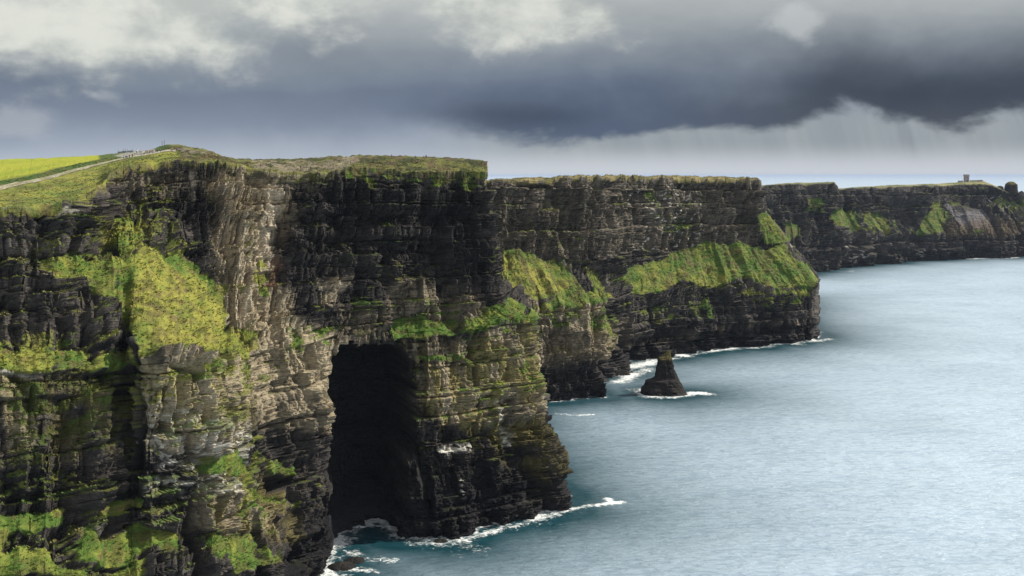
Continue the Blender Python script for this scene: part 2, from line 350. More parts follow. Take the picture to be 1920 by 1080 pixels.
# --- grass
g = np.zeros(px.shape)
for pts, st, so_ in (([(262,462),(330,480),(392,520),(425,590),(462,664),(250,668),(246,620),(225,580),(215,520),(240,490)], 1.25, 7),
        ([(80,492),(140,480),(225,485),(262,470),(250,650),(215,590),(150,530)], .92, 12), ([(0,640),(60,645),(180,655),(245,655),(245,682),(100,692),(0,686)], .85, 7),
        ([(0,700),(230,700),(245,820),(60,850),(0,830)], .38, 30), ([(130,745),(185,740),(190,775),(130,770)], .6, 8),
        ([(0,955),(133,962),(133,986),(30,996),(0,1045)], 1.1, 5), ([(0,1035),(60,1020),(120,1050),(170,1090),(0,1090)], 1.1, 8),
        ([(135,1012),(160,990),(200,1010),(272,978),(348,1010),(330,1030),(200,1055),(140,1042)], 1.0, 6), ([(190,955),(272,938),(272,955),(195,972)], .9, 4),
        ([(200,1065),(270,1055),(270,1090),(200,1090)], .8, 5),
        ([(408,1012),(450,1000),(532,1050),(440,1078),(405,1055)], 1.0, 6), ([(375,852),(440,848),(468,880),(462,905),(380,888)], .85, 6),
        ([(430,900),(475,900),(500,1000),(470,1010)], .5, 8),
        ([(500,865),(560,868),(565,890),(505,888)], .8, 5), ([(505,930),(560,945),(555,955),(505,945)], .6, 5), ([(450,608),(485,618),(492,648),(455,640)], .75, 6),
        ([(515,600),(615,610),(610,660),(530,650)], .5, 10), ([(494,470),(512,480),(512,560),(495,550)], .65, 5), ([(240,680),(460,680),(460,725),(280,735)], .5, 10),
        ([(752,598),(835,601),(872,615),(835,631),(755,634)], 1.3, 4), ([(775,667),(892,664),(892,678),(775,683)], .8, 4),
        ([(860,605),(940,558),(1000,578),(1010,612),(950,625),(880,622)], .72, 8), ([(960,640),(1010,640),(1020,720),(970,740)], .45, 10), ([(780,700),(960,700),(960,800),(830,800)], .22, 14),
        ([(200,370),(275,380),(275,470),(215,460)], .56, 10), ([(640,318),(915,318),(915,350),(640,340)], .52, 8), ([(740,560),(860,560),(860,600),(740,600)], .3, 12)):
    g = np.maximum(g, RG(pts, so_)*st)
# carve: caves, gullies, overhangs (metres inwards) and buttresses (outwards)
jx = (wx-px)*.22; jy = np.round((wy-py)*.25/4)*4
cl = np.interp(py, [640, 700, 800, 900, 1000, 1100], [638, 630, 620, 622, 636, 640]); cr_ = np.interp(py, [640, 690, 740, 820, 900, 1000], [736, 750, 764, 762, 746, 736])
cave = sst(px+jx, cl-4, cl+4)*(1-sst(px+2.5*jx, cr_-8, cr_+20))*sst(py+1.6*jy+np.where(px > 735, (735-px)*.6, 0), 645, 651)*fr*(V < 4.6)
inw = np.zeros(px.shape)
for pts, w, a in (([(238,690),(245,800),(258,930)], 9, 5), ([(372,860),(376,960),(380,1200)], 9, 7), ([(480,335),(530,345),(590,350)], 9, 2.5), ([(620,395),(760,410),(880,400)], 9, 2.6),
        ([(590,470),(640,455),(700,462),(820,470)], 14, 3.5), ([(780,480),(810,490)], 22, 4), ([(640,420),(700,425)], 14, 2), ([(195,330),(200,400),(205,450)], 9, 4),
        ([(355,320),(358,380)], 5, 2.2), ([(548,330),(545,420)], 6, 2.2), ([(700,800),(800,900)], 10, 0), ([(560,690),(575,760)], 6, 2), ([(745,480),(700,540),(640,560)], 18, 2.5),
        ([(960,640),(968,800)], 6, 2), ([(860,640),(862,780)], 5, 1.8), ([(940,860),(990,880),(1010,960)], 7, 2.2), ([(310,680),(350,700),(355,800)], 5, 2.5), ([(30,700),(60,760)], 12, 3), ([(250,740),(300,850)], 10, 3)):
    inw += a*LN(pts, w, .7)
rockm = 1-np.clip(g*1.1, 0, 1)*.85; rockm *= 1-plat*.97
d, tint, zz = strata(P, s, 1.0, 5)
butt = 9*(fbm(s/38, P[..., 2]/160, 0, 4, 21)-.5)+4*(np.abs(fbm(s/9, P[..., 2]/55, 0, 3, 31)-.5)*-4+.5)
butt += (fbm(s/5, P[..., 2]/14, 0, 4, 33)-.5)*1.0; butt *= 1-.55*sst(T, 860, 900)*(1-sst(T, 918, 930))
wall = 1-plat
edge = sst(V, 6.6, 6.98)*wall
hum = (fbm(P[..., 0]/5, P[..., 1]/5, P[..., 2]/4, 4, 41)-.5)*1.6+(fbm(P[..., 0]/1.6, P[..., 1]/1.6, P[..., 2]/1.2, 3, 42)-.5)*.6
off = d*rockm+butt*wall*(1-.5*np.clip(g, 0, 1))-inw*wall
off *= 1-.5*sst(T, 575, 605)*(1-sst(T, 650, 670))*(1-sst(V, 4.0, 4.6))
off = off+hum*np.clip(g, 0, 1)*wall*1.3
off = off*(1-.65*edge)
off[V < 1.0] *= .8
Pn = P+N0*off[..., None]
# small-scale relief of the cliff-top turf
pz = (fbm(P[..., 0]/14, P[..., 1]/14, 0, 4, 44)-.5)*1.3+(fbm(P[..., 0]/3, P[..., 1]/3, 0, 3, 45)-.5)*.5
heathy = sst(T, 300, 360)*(1-sst(T, 918, 925))
rightpl = sst(T, 610, 660)
pz = pz+heathy*((fbm(P[..., 0]/4, P[..., 1]/4, 0, 4, 46)-.5)*2.4)
pathm = sst(V, 7.95, 8.03)*(1-sst(V, 8.97, 9.05))*(1-sst(T, 296, 312))
Pn[..., 2] += pz*plat*(1-pathm)
tongue = sst(V, 6.5, 6.96)*wall; Pn[..., 2] += tongue*(fbm(s/6, s*0, 0, 4, 47)-.5)*2.6
Pn += (cave*(.50+.50*sst(Pn[..., 2]+4*(fbm(P[..., 0]/3, P[..., 2]/3, 0, 3, 48)-.5), 1.5, 10)))[..., None]*np.array([-11.0, 42.0, 0])
N1 = normals(blur(Pn, 1.2, 1.2))
# --- albedo
z_ = Pn[..., 2]; big = fbm(s/22, z_/16, 0, 5, 71); str_ = fbm(s/2.2, z_/34, 0, 4, 72); st2 = fbm(s/9, z_/2.2, 0, 4, 73)
f = np.clip(.18+(tint-.5)*1.3+(big-.5)*1.6+(st2-.5)*.6, 0, 1)
c = mixc(np.broadcast_to(R_DRK, px.shape+(3,)).copy(), R_MID, f)
tan = np.zeros(px.shape)
for pts, st, so_ in (([(380,330),(430,310),(540,320),(545,420),(520,520),(560,600),(640,640),(632,800),(480,800),(440,640),(410,560),(400,440)], .62, 25), ([(252,672),(455,668),(470,790),(440,870),(280,850)], .60, 15),
        ([(470,680),(632,660),(628,790),(600,800),(500,790)], .62, 15), ([(770,640),(1020,610),(1035,790),(1000,800),(830,800),(790,740)], .46, 18), ([(0,690),(80,695),(60,850),(0,850)], .35, 15),
        ([(380,880),(470,880),(520,1000),(390,1000)], .4, 12), ([(700,575),(760,520),(900,560),(900,600),(740,600)], .32, 15), ([(590,540),(650,520),(640,560),(600,570)], .5, 8), ([(1000,800),(1050,850),(1030,950),(960,900)],.2,20),
        ([(640,560),(760,575),(740,640),(640,640)], .28, 10), ([(205,325),(420,310),(420,360),(240,370)], .26, 12), ([(440,312),(640,325),(630,345),(450,345)], .45, 8)):
    tan = np.maximum(tan, RG(pts, so_)*st)
lit = np.clip(tan*(.55+1.5*str_*.8+1.6*(tint-.35))+1.4*(big-.5)*tan, 0, 1)
c = mixc(c, R_TAN, sst(lit, .05, .95)*.8)
lich = RG([(770,650),(1020,620),(1040,800),(1050,900),(960,880),(900,830),(800,800)], 20)*.8+RG([(250,680),(460,680),(470,800),(280,800)], 15)*.5+RG([(400,880),(520,890),(560,1010),(420,1010)], 12)*.6+RG([(0,700),(220,700),(230,850),(0,870)], 20)*.4
lich = np.clip(lich*sst(fbm(s/5, z_/9, 0, 5, 75), .36, .62), 0, 1); c = mixc(c, LICH, lich*.85)
pal = LN([(520,350),(516,400),(508,450),(505,490)], 15, .5)*.9+LN([(420,330),(424,420),(420,560)], 7)*.6+LN([(452,360),(455,520),(450,640)], 8)*.5+LN([(357,320),(362,370)], 3)*.6+LN([(470,420),(462,600)], 6)*.35+LN([(600,530),(640,540)],10)*.3
pal = np.clip(pal*(.3+1.3*sst(str_, .3, .6)), 0, 1); c = mixc(c, R_PAL, pal*.8)
rust = np.clip(LN([(526,475),(518,525)], 9)*1.0*sst(big, .3, .5), 0, 1); c = mixc(c, (.26, .12, .07), rust*.85)
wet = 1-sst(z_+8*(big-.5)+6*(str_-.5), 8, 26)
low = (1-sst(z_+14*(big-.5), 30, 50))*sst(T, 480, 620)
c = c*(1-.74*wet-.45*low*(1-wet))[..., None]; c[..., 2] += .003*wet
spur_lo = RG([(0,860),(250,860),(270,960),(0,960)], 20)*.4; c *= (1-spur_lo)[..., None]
gu = LN([(822,842),(850,846),(895,838)], 6, .4)*1.2+LN([(935,752),(952,790),(960,830)], 7, .7)*.8+LN([(865,900),(870,930)], 3)*.8+RG([(270,780),(400,780),(460,800),(460,870),(400,880),(300,870)], 10)*.6+RG([(275,895),(350,895),(350,925),(275,925)], 6)*.7+RG([(370,880),(440,895),(440,925),(370,920)], 5)*.7+LN([(630,655),(650,670)], 8)*.4
gu += RG([(0,688),(80,690),(80,705),(0,705)], 4)*.6+RG([(0,394),(130,392),(140,402),(0,404)], 3)*.45
ledgey = sst(N1[..., 2], -.1, .6)
gu = np.clip(gu*sst(fbm(s/1.8, z_/.9, 0, 3, 77)+.25*ledgey, .50, .68), 0, 1); c = mixc(c, GUANO, gu*.9)
# grass: outlined swards, plus moss wherever a ledge is flat enough
gn = fbm(P[..., 0]/4, P[..., 1]/4, P[..., 2]/2.2, 5, 81); gn2 = fbm(s/12, z_/9, 0, 4, 82)
mossy = np.clip(RG([(0,400),(260,380),(470,660),(530,1090),(0,1090)], 40)*.5+RG([(640,560),(1030,560),(1040,800),(780,800)], 20)*.3+.05, 0, 1)*sst(z_, 22, 50)
gr = sst(g*1.0+(gn-.5)*1.5+(gn2-.5)*.6+.25*N1[..., 2], .38, .72)*(g > .04)
gr = np.maximum(gr, sst(mossy+.85*N1[..., 2]+(gn2-.5)*1.6+(gn-.5)*1.2, .92, 1.15)*wall*.75)
gr *= 1-wet*.9
yel = .50+.40*RG([(250,460),(330,480),(430,590),(465,668),(250,668)], 20)-.45*RG([(750,595),(880,600),(880,690),(750,690)], 10)-.28*RG([(0,700),(560,860),(560,1090),(0,1090)], 30)-.6*RG([(300,482),(350,490),(395,530),(400,560),(360,530)], 6)-.2*RG([(0,690),(240,690),(240,830),(0,830)], 10)-.3*sst(T, 480, 560)*wall
gc = grass_colour(P, yel, 3)
gc = mixc(gc, HEATH, RG([(270,500),(330,520),(420,650),(280,650)], 15)*sst(gn+.12*(fbm((px+.6*py)/7, (py-.6*px)/45, 0, 3, 84)-.5), .46, .62)*.5)
gc = mixc(gc, G_OLV*.55, RG([(0,695),(245,695),(260,900),(0,880)], 15)*.6)
c = mixc(c, gc, gr*wall*(1-cave))
# cliff-top
lawn = grass_colour(P, np.full(px.shape, .74)-.25*sst(fbm(P[...,0]/9, P[...,1]/20, 0, 3, 90), .5, .65), 9)
field = mixc(np.broadcast_to(np.array([.31, .33, .030]), px.shape+(3,)).copy(), (.20, .27, .02), sst(fbm(P[..., 0]/16, P[..., 1]/60, 0, 4, 91), .45, .75)*.7)
tuft = sst(fbm(P[..., 0]/2.2, P[..., 1]/7, 0, 3, 92), .66, .76); field = mixc(field, (.20, .20, .03), tuft*.35)
bank = mixc(np.broadcast_to(np.array([.045, .085, .016]), px.shape+(3,)).copy(), (.10, .10, .03), sst(gn, .45, .65)*.6)
heath = mixc(np.broadcast_to(np.array([.045, .052, .018]), px.shape+(3,)).copy(), (.12, .125, .035), sst(fbm(P[..., 0]/7, P[..., 1]/7, 0, 4, 93), .46, .62))
heath = mixc(heath, (.10, .068, .04), sst(fbm(P[..., 0]/6, P[..., 1]/9, 0, 4, 94), .50, .64)*.7)
bare = np.clip(RG([(470,303),(600,306),(650,300),(655,325),(560,328),(480,318)], 4, .5)*1.0+RG([(640,293),(672,293),(665,306),(645,306)], 2, .3)+RG([(325,276),(400,288),(380,282),(345,292)], 3, .4)*.9, 0, 1)*sst(fbm(P[...,0]/5,P[...,1]/8,0,4,95), .3, .5)
heath = mixc(heath, (.28, .24, .18), bare*.6)
lawn = mixc(lawn, HEATH, (1-sst(V, 7.02, 7.22))*sst(fbm(s/3, V*6, 0, 3, 96), .4, .65)*.5)
pc = lawn.copy(); pc = mixc(pc, bank, sst(V, 8.9, 9.05)); pc = mixc(pc, field, sst(V, 9.95, 10.1)*(1-sst(T, 182, 192)))
pc = mixc(pc, bank*1.3, sst(V, 9.95, 10.1)*sst(T, 182, 192)*(1-sst(T, 285, 300)))
hm = sst(T, 322, 350)*sst(V, 7.0, 7.2)+sst(T, 300, 330)*sst(V, 8.6, 9.2); pc = mixc(pc, heath, np.clip(hm, 0, 1))
gvl = RG([(212,293),(240,284),(270,279),(292,281),(296,289),(262,293),(238,297)], 2, .15)*sst(V, 8, 8.6); pc = mixc(pc, (.30, .29, .27), gvl*.8)
c = mixc(c, pc, plat)
fringe = tongue*sst(fbm(s/2.5, z_/3, 0, 4, 97)+sst(V, 6.8, 6.97)*.42, .72, .88)
fringe = fringe*sst(V+.35*(fbm(s/9, s*0, 0, 4, 98)-.5), 6.62, 6.85)
c = mixc(c, mixc(mixc(lawn, HEATH, np.full(px.shape, .25)), heath, sst(T, 300, 360)), fringe*.9)
c = mixc(c, (.03, .03, .033), cave*.9)  # the cave's inner shade, put into its rock colour
c *= (1-.45*(RG([(540,345),(925,345),(940,560),(640,560),(560,420)], 30)*(1-pal)))[..., None]*.5+.5  # shade of the upper wall, which gets little sun, darkened into the colour
gm = np.clip(np.maximum(gr*wall, plat), 0, 1)
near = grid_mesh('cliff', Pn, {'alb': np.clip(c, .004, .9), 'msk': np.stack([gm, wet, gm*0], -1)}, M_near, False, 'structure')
near['label'] = 'nearest dark layered sea cliff with grassy spur, big sea cave and turf top'
# the path: a strip between two of the cliff-top lines
r8 = int(np.searchsorted(vv, 8.0)); r9 = int(np.searchsorted(vv, 9.0)); u1 = int(np.searchsorted(tt, 330)); 
Q = Pn[r8:r9+1, :u1].copy(); Q[..., 2] += .22
pn = fbm(Q[..., 0]/2, Q[..., 1]/5, 0, 4, 101)
pcol = mixc(np.broadcast_to(np.array([.46, .42, .35]), Q.shape).copy(), (.30, .26, .19), sst(pn, .4, .7))
cv = np.abs(np.linspace(-1, 1, Q.shape[0]))[:, None]; ruts = sst(fbm(Q[..., 0]/9, cv*2+0*pn, 0, 3, 102), .55, .65)
pcol = mixc(pcol, (.12, .14, .03), ruts*.45)
grid_mesh('path', Q, {'alb': pcol, 'msk': np.zeros(Q.shape)}, M_near, False, 'structure')
NEAR = dict(P=Pn, N=N1, g=gm*(1-pathm)*(1-cave), T=T, V=V, c=c, px=px, py=py)

# ================================================================ MIDDLE CLIFF
def base_lv(a): return [(t, p, HY+H*F/d, d) for t, p, d in a]
K = {}
K[1] = base_lv([(0,985,700),(1,1000,716),(2,1060,727),(3,1115,738),(4,1133,745),(5,1112,790),(5.6,1115,800),(6,1170,824),(7,1166,873),(8,1265,909),(9,1350,945),(10,1430,966),(11,1500,987),(12,1531,997),(13,1532,1040),(14,1500,1140),(15,1480,1400)])
K[2] = [(0,975,690,706),(1,995,690,722),(2,1045,685,732),(3,1105,680,744),(4,1125,675,752),(5,1128,665,790),(5.6,1130,650,805),(6,1162,640,834),(7,1172,625,876),(8,1260,610,912),(9,1345,605,947),(10,1430,602,968),(11,1500,600,988),(12,1537,598,998),(13,1537,585,1042),(14,1503,560,1142),(15,1480,510,1400)]
K[3] = [(0,930,590,720),(1,960,578,738),(2,1020,575,746),(3,1085,572,760),(4,1138,566,772),(5,1142,562,800),(5.6,1143,560,820),(6,1160,560,848),(7,1178,556,880),(8,1250,560,914),(9,1340,550,950),(10,1430,548,970),(11,1495,552,989),(12,1537,538,1001),(13,1535,520,1045),(14,1500,500,1145),(15,1480,470,1400)]
K[4] = [(0,915,500,780),(1,940,484,788),(2,985,474,798),(3,1030,490,810),(4,1105,510,818),(5,1130,518,832),(5.6,1136,520,845),(6,1150,510,864),(7,1175,488,902),(8,1240,484,944),(9,1320,462,978),(10,1390,456,1000),(11,1425,466,1012),(12,1478,448,1030),(13,1476,448,1060),(14,1440,440,1160),(15,1420,430,1420)]
K[5] = [(0,905,400,788),(1,934,400,796),(2,985,400,806),(3,1045,400,822),(4,1105,400,834),(5,1130,400,846),(5.6,1140,400,858),(6,1155,400,880),(7,1180,400,908),(8,1243,400,948),(9,1320,400,982),(10,1388,400,1004),(11,1423,400,1015),(12,1437,396,1034),(13,1435,396,1066),(14,1405,394,1166),(15,1380,392,1420)]
K[6] = [(0,890,338,792),(1,925,337,800),(2,1000,334,813),(3,1060,332,830),(4,1105,331,842),(5,1130,331,852),(5.6,1142,331,864),(6,1160,331,886),(7,1185,332,912),(8,1245,332,952),(9,1320,334,986),(10,1385,335,1008),(11,1420,336,1018),(12,1427,339,1026),(13,1425,341,1070),(14,1395,341,1170),(15,1370,341,1430)]
K[7] = [(t, p-(4 if t >= 12 else 0), q-2.0-(1.2 if 5 < t < 12 else 0), D+35 if t < 12 else D+4) for t, p, q, D in K[6]]
K[8] = [(t, p-120*(t > 10.5), HY+22, D+420 if t < 11 else D+160) for t, p, q, D in K[7]]
for k in range(1, 9): K[k] = [(-2, K[k][0][1]-300, K[k][0][2], K[k][0][3]-20), (-1, K[k][0][1]-120, K[k][0][2], K[k][0][3]-8)]+K[k]
K[0] = [(t, p, HY+(H+9)/(D-4)*F, D-4) for t, p, q, D in K[1]]
tw = np.concatenate([np.linspace(-2, -.02, 60), np.linspace(0, 7, 330), np.linspace(7.01, 12, 420), np.linspace(12.02, 15, 60)])
P, tt, vv = loft([K[k] for k in range(9)], len(tw), [5, 100, 70, 100, 90, 80, 14, 8], 0, 0, 3, 1.5, tw)
V = np.broadcast_to(vv[:, None], P.shape[:2]); T = np.broadcast_to(tt[None], P.shape[:2])
px, py = pix(P); s = arcs(P, 175); fr = (T < 12.6)*1.0
N0 = normals(blur(P, 8, 6))
wx = px+9*(fbm(P[..., 0]/14, P[..., 1]/14, P[..., 2]/10, 4, 1)-.5)*2; wy = py+9*(fbm(P[..., 0]/14, P[..., 1]/14, P[..., 2]/10, 4, 2)-.5)*2
plat = sst(V, 5.97, 6.03); wall = 1-plat
g = np.zeros(px.shape)
for pts, st, so_ in (([(935,475),(975,470),(1040,495),(1085,535),(1090,548),(1040,560),(1000,565),(960,545)], 1.25, 5), ([(1040,560),(1095,535),(1140,560),(1140,568),(1080,580),(1000,580)], .8, 6),
        ([(1100,500),(1115,500),(1145,560),(1125,560)], .7, 4), ([(1170,505),(1230,485),(1290,470),(1330,455),(1400,455),(1430,470),(1470,450),(1500,485),(1535,520),(1530,540),(1480,545),(1440,535),(1400,515),(1360,535),(1280,530),(1210,555),(1180,545),(1160,520)], 1.2, 6),
        ([(1425,390),(1462,420),(1480,450),(1440,455),(1425,430)], 1.2, 4), ([(1440,540),(1530,540),(1525,560),(1450,558)], .6, 6), ([(1150,560),(1340,560),(1340,600),(1200,600)], .40, 10), ([(1380,540),(1520,545),(1500,580),(1400,575)], .45, 10),
        ([(1010,590),(1140,580),(1140,620),(1020,620)], .42, 10), ([(1200,350),(1300,360),(1290,450),(1230,450)], .34, 12), ([(1130,590),(1160,590),(1165,620),(1140,640)], .5, 6), ([(940,480),(950,480),(955,600),(935,600)], .8, 6)):
    g = np.maximum(g, RG(pts, so_)*st)
d, tint, zz = strata(P, s, 1.45, 31, .9)
inw = np.zeros(px.shape)
for pts, w, a in (([(1115,680),(1113,760)], 8, 12), ([(1310,640),(1312,670)], 6, 8), ([(1050,345),(1060,470)], 8, 5), ([(1115,345),(1118,450)], 7, 4), ([(1195,350),(1190,470)], 6, 3), ([(1145,580),(1165,640)], 9, 7), ([(1290,345),(1288,420)], 5, 3), ([(1225,560),(1240,640)], 8, 4), ([(1370,560),(1390,640)], 8, 4), ([(1460,600),(1470,640)], 6, 4), ([(1385,350),(1395,440)], 5, 3)):
    inw += a*LN(pts, w, .7)
rockm = (1-np.clip(g*1.1, 0, 1)*.85)*(1-plat*.97)
butt = 13*(fbm(s/45, P[..., 2]/220, 0, 4, 61)-.5)+5*(np.abs(fbm(s/13, P[..., 2]/75, 0, 3, 62)-.5)*-4+.5)+3*(fbm(s/8, P[..., 2]/20, 0, 4, 63)-.5)
hum = (fbm(P[..., 0]/9, P[..., 1]/9, P[..., 2]/7, 4, 64)-.5)*4+(fbm(P[..., 0]/2.5, P[..., 1]/2.5, P[..., 2]/2, 3, 65)-.5)*1.4
off = (d*rockm+butt*wall*(1-.45*np.clip(g, 0, 1))-inw*wall+hum*np.clip(g, 0, 1)*wall)*(1-.6*sst(V, 5.6, 5.97))
off *= 1-.6*sst(T, 11.6, 12.2)
Pn = P+N0*off[..., None]
Pn[..., 2] += sst(V, 5.8, 6.0)*((fbm(s/7, s*0, 0, 4, 66)-.5)*2.6+(fbm(P[...,0]/9, P[...,1]/9, 0, 3, 67)-.5)*1.2)
N1 = normals(blur(Pn, 1.2, 1.2)); z_ = Pn[..., 2]
big = fbm(s/32, z_/22, 0, 5, 171); str_ = fbm(s/4, z_/50, 0, 4, 172); st2 = fbm(s/16, z_/3.2, 0, 4, 173)
f = np.clip(.30+(tint-.5)*1.5+(big-.5)*1.4+(st2-.5)*.8+(str_-.5)*.6, 0, 1)
c = mixc(np.broadcast_to(R_DRK*1.1, px.shape+(3,)).copy(), R_MID*1.1, f)
tan = RG([(950,570),(1140,570),(1135,670),(1030,680)], 12)*.75+RG([(925,340),(1425,340),(1420,470),(925,480)], 15)*.22+RG([(1135,600),(1170,600),(1170,650),(1140,650)],8)*.4
c = mixc(c, R_TAN, np.clip(tan*(.2+1.4*tint+.8*(str_-.4)), 0, 1)*.8)
c = mixc(c, LICH, RG([(1000,580),(1140,575),(1140,660),(1020,660)], 14)*sst(big, .4, .6)*.5)
lowp = LN([(1150,650),(1260,640),(1380,615),(1500,605)], 7, .6)*sst(str_, .45, .62); c = mixc(c, (.42, .35, .26), lowp*.7)
wet = 1-sst(z_+10*(big-.5)+5*(str_-.5), 8, 24); low = (1-sst(z_+16*(big-.5), 30, 55))
c = c*(1-.7*wet-.15*low*(1-wet))[..., None]; c[..., 2] += .003*wet
sp = sst(hsh(np.floor(s/1.6), np.floor(zz/1.3)), .93, .95)*(RG([(1180,345),(1320,345),(1300,500),(1200,500)], 20)*.8+RG([(1270,460),(1420,440),(1520,500),(1500,540),(1300,510)], 20)*.35+RG([(1440,400),(1530,510),(1500,520),(1430,450)], 10)*1.0+.06)
c = mixc(c, GUANO*.9, np.clip(sp, 0, 1))
gn = fbm(P[..., 0]/7, P[..., 1]/7, P[..., 2]/4, 5, 181); gn2 = fbm(s/20, z_/14, 0, 4, 182)
gr = sst(g+(gn-.5)*1.1+(gn2-.5)*.6+.25*N1[..., 2], .40, .60)*(g > .04)
gr = np.maximum(gr, sst(.85*N1[..., 2]+(gn2-.5)*1.8+(gn-.5)*1.1+.16, .98, 1.2)*wall*.7*sst(z_, 25, 55))*(1-wet)
yel = .20+.55*RG([(935,475),(1085,535),(1000,565),(950,545)], 8)+.25*LN([(1180,545),(1300,530),(1420,540),(1500,560)], 16)-.1*RG([(1290,455),(1430,455),(1400,500)], 10)
gc = grass_colour(P*.55, yel, 13)*.95
rib = sst(fbm((px-.55*(py-450))/9, py/60, 0, 3, 183), .58, .7); gc = mixc(gc, (.10, .085, .035), rib*.55)
c = mixc(c, gc, gr*wall)
pc = mixc(np.broadcast_to(np.array([.13, .12, .04]), px.shape+(3,)).copy(), (.24, .20, .09), sst(fbm(P[...,0]/9, P[...,1]/9, 0, 4, 184), .42, .62))
c = mixc(c, pc, np.clip(plat+sst(V, 5.82, 5.95)*sst(fbm(s/5, z_/3, 0, 4, 185), .42, .6), 0, 1)*.95)
gm = np.clip(np.maximum(gr*wall, plat), 0, 1)
mid = grid_mesh('cliff', Pn, {'alb': np.clip(c, .004, .9), 'msk': np.stack([gm, wet, gm*0], -1)}, M_mid, False, 'structure')
mid['label'] = 'middle sea cliff with green sloping shelves under its flat-topped upper wall'
MID = dict(P=Pn, N=N1, g=gm, T=T, V=V, c=c, px=px, py=py); KM = K

# ================================================================ FAR CLIFF
K = {}
K[1] = base_lv([(0,1440,1630),(1,1495,1652),(2,1530,1680),(3,1563,1720),(4,1590,1790),(5,1700,1884),(6,1760,1931),(7,1800,1956),(8,1850,1981),(9,1900,2006),(10,1960,2035),(11,2060,2060),(12,2140,2150),(13,2140,2400)])
K[2] = [(0,1430,455,1650),(1,1492,455,1665),(2,1528,455,1692),(3,1570,448,1730),(4,1612,446,1800),(5,1690,440,1890),(6,1765,438,1935),(7,1795,438,1962),(8,1850,437,1986),(9,1900,436,2010),(10,1960,434,2040),(11,2060,430,2065),(12,2130,425,2155),(13,2130,420,2400)]
K[3] = [(0,1420,430,1665),(1,1488,425,1690),(2,1522,420,1715),(3,1563,400,1745),(4,1580,392,1815),(5,1660,412,1905),(6,1750,410,1948),(7,1764,372,2000),(8,1815,382,2050),(9,1862,372,2080),(10,1905,372,2090),(11,2000,385,2100),(12,2080,385,2180),(13,2080,385,2400)]
K[4] = [(0,1400,352,1690),(1,1470,345,1708),(2,1520,344,1728),(3,1566,343,1750),(4,1570,354,1822),(5,1655,350,1915),(6,1754,347,1955),(7,1763,349,2015),(8,1815,345,2065),(9,1859,347,2092),(10,1895,362,2100),(11,1990,375,2110),(12,2070,378,2190),(13,2070,378,2400)]
K[5] = [(0,1400,350,1740),(1,1470,342,1750),(2,1520,341,1770),(3,1564,341,1772),(4,1570,353,1860),(5,1655,347.5,1980),(6,1742,344,2020),(7,1770,343,2080),(8,1812,339.5,2110),(9,1843,339,2110),(10,1895,360,2115),(11,1990,372,2130),(12,2070,376,2210),(13,2060,376,2420)]
K[6] = [(t, p, HY+36, D+500) for t, p, q, D in K[5]]
K[0] = [(t, p, HY+(H+9)/(D-4)*F, D-4) for t, p, q, D in K[1]]
tw = np.concatenate([np.linspace(0, 10.2, 620), np.linspace(10.22, 13, 60)])
P, tt, vv = loft([K[k] for k in range(7)], len(tw), [4, 60, 50, 70, 12, 6], 0, 0, 3, 1.2, tw)
V = np.broadcast_to(vv[:, None], P.shape[:2]); T = np.broadcast_to(tt[None], P.shape[:2])
px, py = pix(P); s = arcs(P, 60); fr = 1.0
N0 = normals(blur(P, 6, 4))
wx = px+5*(fbm(P[..., 0]/24, P[..., 1]/24, P[..., 2]/16, 4, 1)-.5)*2; wy = py+5*(fbm(P[..., 0]/24, P[..., 1]/24, P[..., 2]/16, 4, 2)-.5)*2
plat = sst(V, 3.97, 4.03); wall = 1-plat
g = np.zeros(px.shape)
for pts, st, so_ in (([(1568,388),(1590,402),(1605,420),(1610,438),(1580,435),(1565,420)], 1.1, 4), ([(1600,395),(1640,400),(1665,425),(1660,438),(1620,425)], .8, 4), ([(1468,420),(1500,420),(1500,438),(1475,455)], 1.0, 4), ([(1515,370),(1550,375),(1545,400),(1515,395)], .6, 5),
        ([(1560,395),(1700,425),(1760,405),(1762,440),(1600,440)], .45, 6), ([(1755,375),(1775,400),(1765,440),(1720,435),(1730,410)], .95, 5), ([(1760,372),(1800,380),(1830,400),(1800,392)], .7, 4), ([(1835,385),(1870,370),(1920,375),(1990,390),(1990,425),(1880,400)], .6, 6), ([(1770,430),(1920,428),(1920,440),(1770,442)], .4, 5)):
    g = np.maximum(g, RG(pts, so_)*st)
d, tint, zz = strata(P, s, 2.6, 71, .8)
inw = 16*LN([(1640,470),(1650,510)], 10)+12*LN([(1565,400),(1562,520)], 5)+10*LN([(1540,470),(1545,520)], 8)+8*LN([(1690,380),(1692,400)], 7)+8*LN([(1838,460),(1840,490)], 8)
rockm = (1-np.clip(g*1.1, 0, 1)*.8)*(1-plat*.97); scree = RG([(1768,378),(1800,388),(1860,405),(1850,430),(1800,430)], 5)
butt = 26*(fbm(s/60, P[..., 2]/300, 0, 4, 64)-.5)+9*(np.abs(fbm(s/24, P[..., 2]/120, 0, 3, 65)-.5)*-4+.5)
off = (d*rockm*(1-scree*.8)+butt*wall*(1-.5*np.clip(g, 0, 1))-inw*wall)*(1-.7*sst(V, 3.6, 3.97))
Pn = P+N0*off[..., None]; Pn[..., 2] += sst(V, 3.8, 4.0)*(fbm(s/16, V*2, 0, 4, 66)-.5)*3.0
N1 = normals(blur(Pn, 1, 1)); z_ = Pn[..., 2]
big = fbm(s/50, z_/30, 0, 5, 271); str_ = fbm(s/8, z_/60, 0, 4, 272)
f = np.clip(.35+(tint-.5)*1.3+(big-.5)*1.3+(str_-.5)*.6, 0, 1)
c = mixc(np.broadcast_to(R_DRK*1.1, px.shape+(3,)).copy(), R_MID*.9, f)
wet = 1-sst(z_+10*(big-.5), 8, 26); c = c*(1-.6*wet)[..., None]
c = mixc(c, (.16, .15, .165), scree*sst(big, .3, .5)*.8)
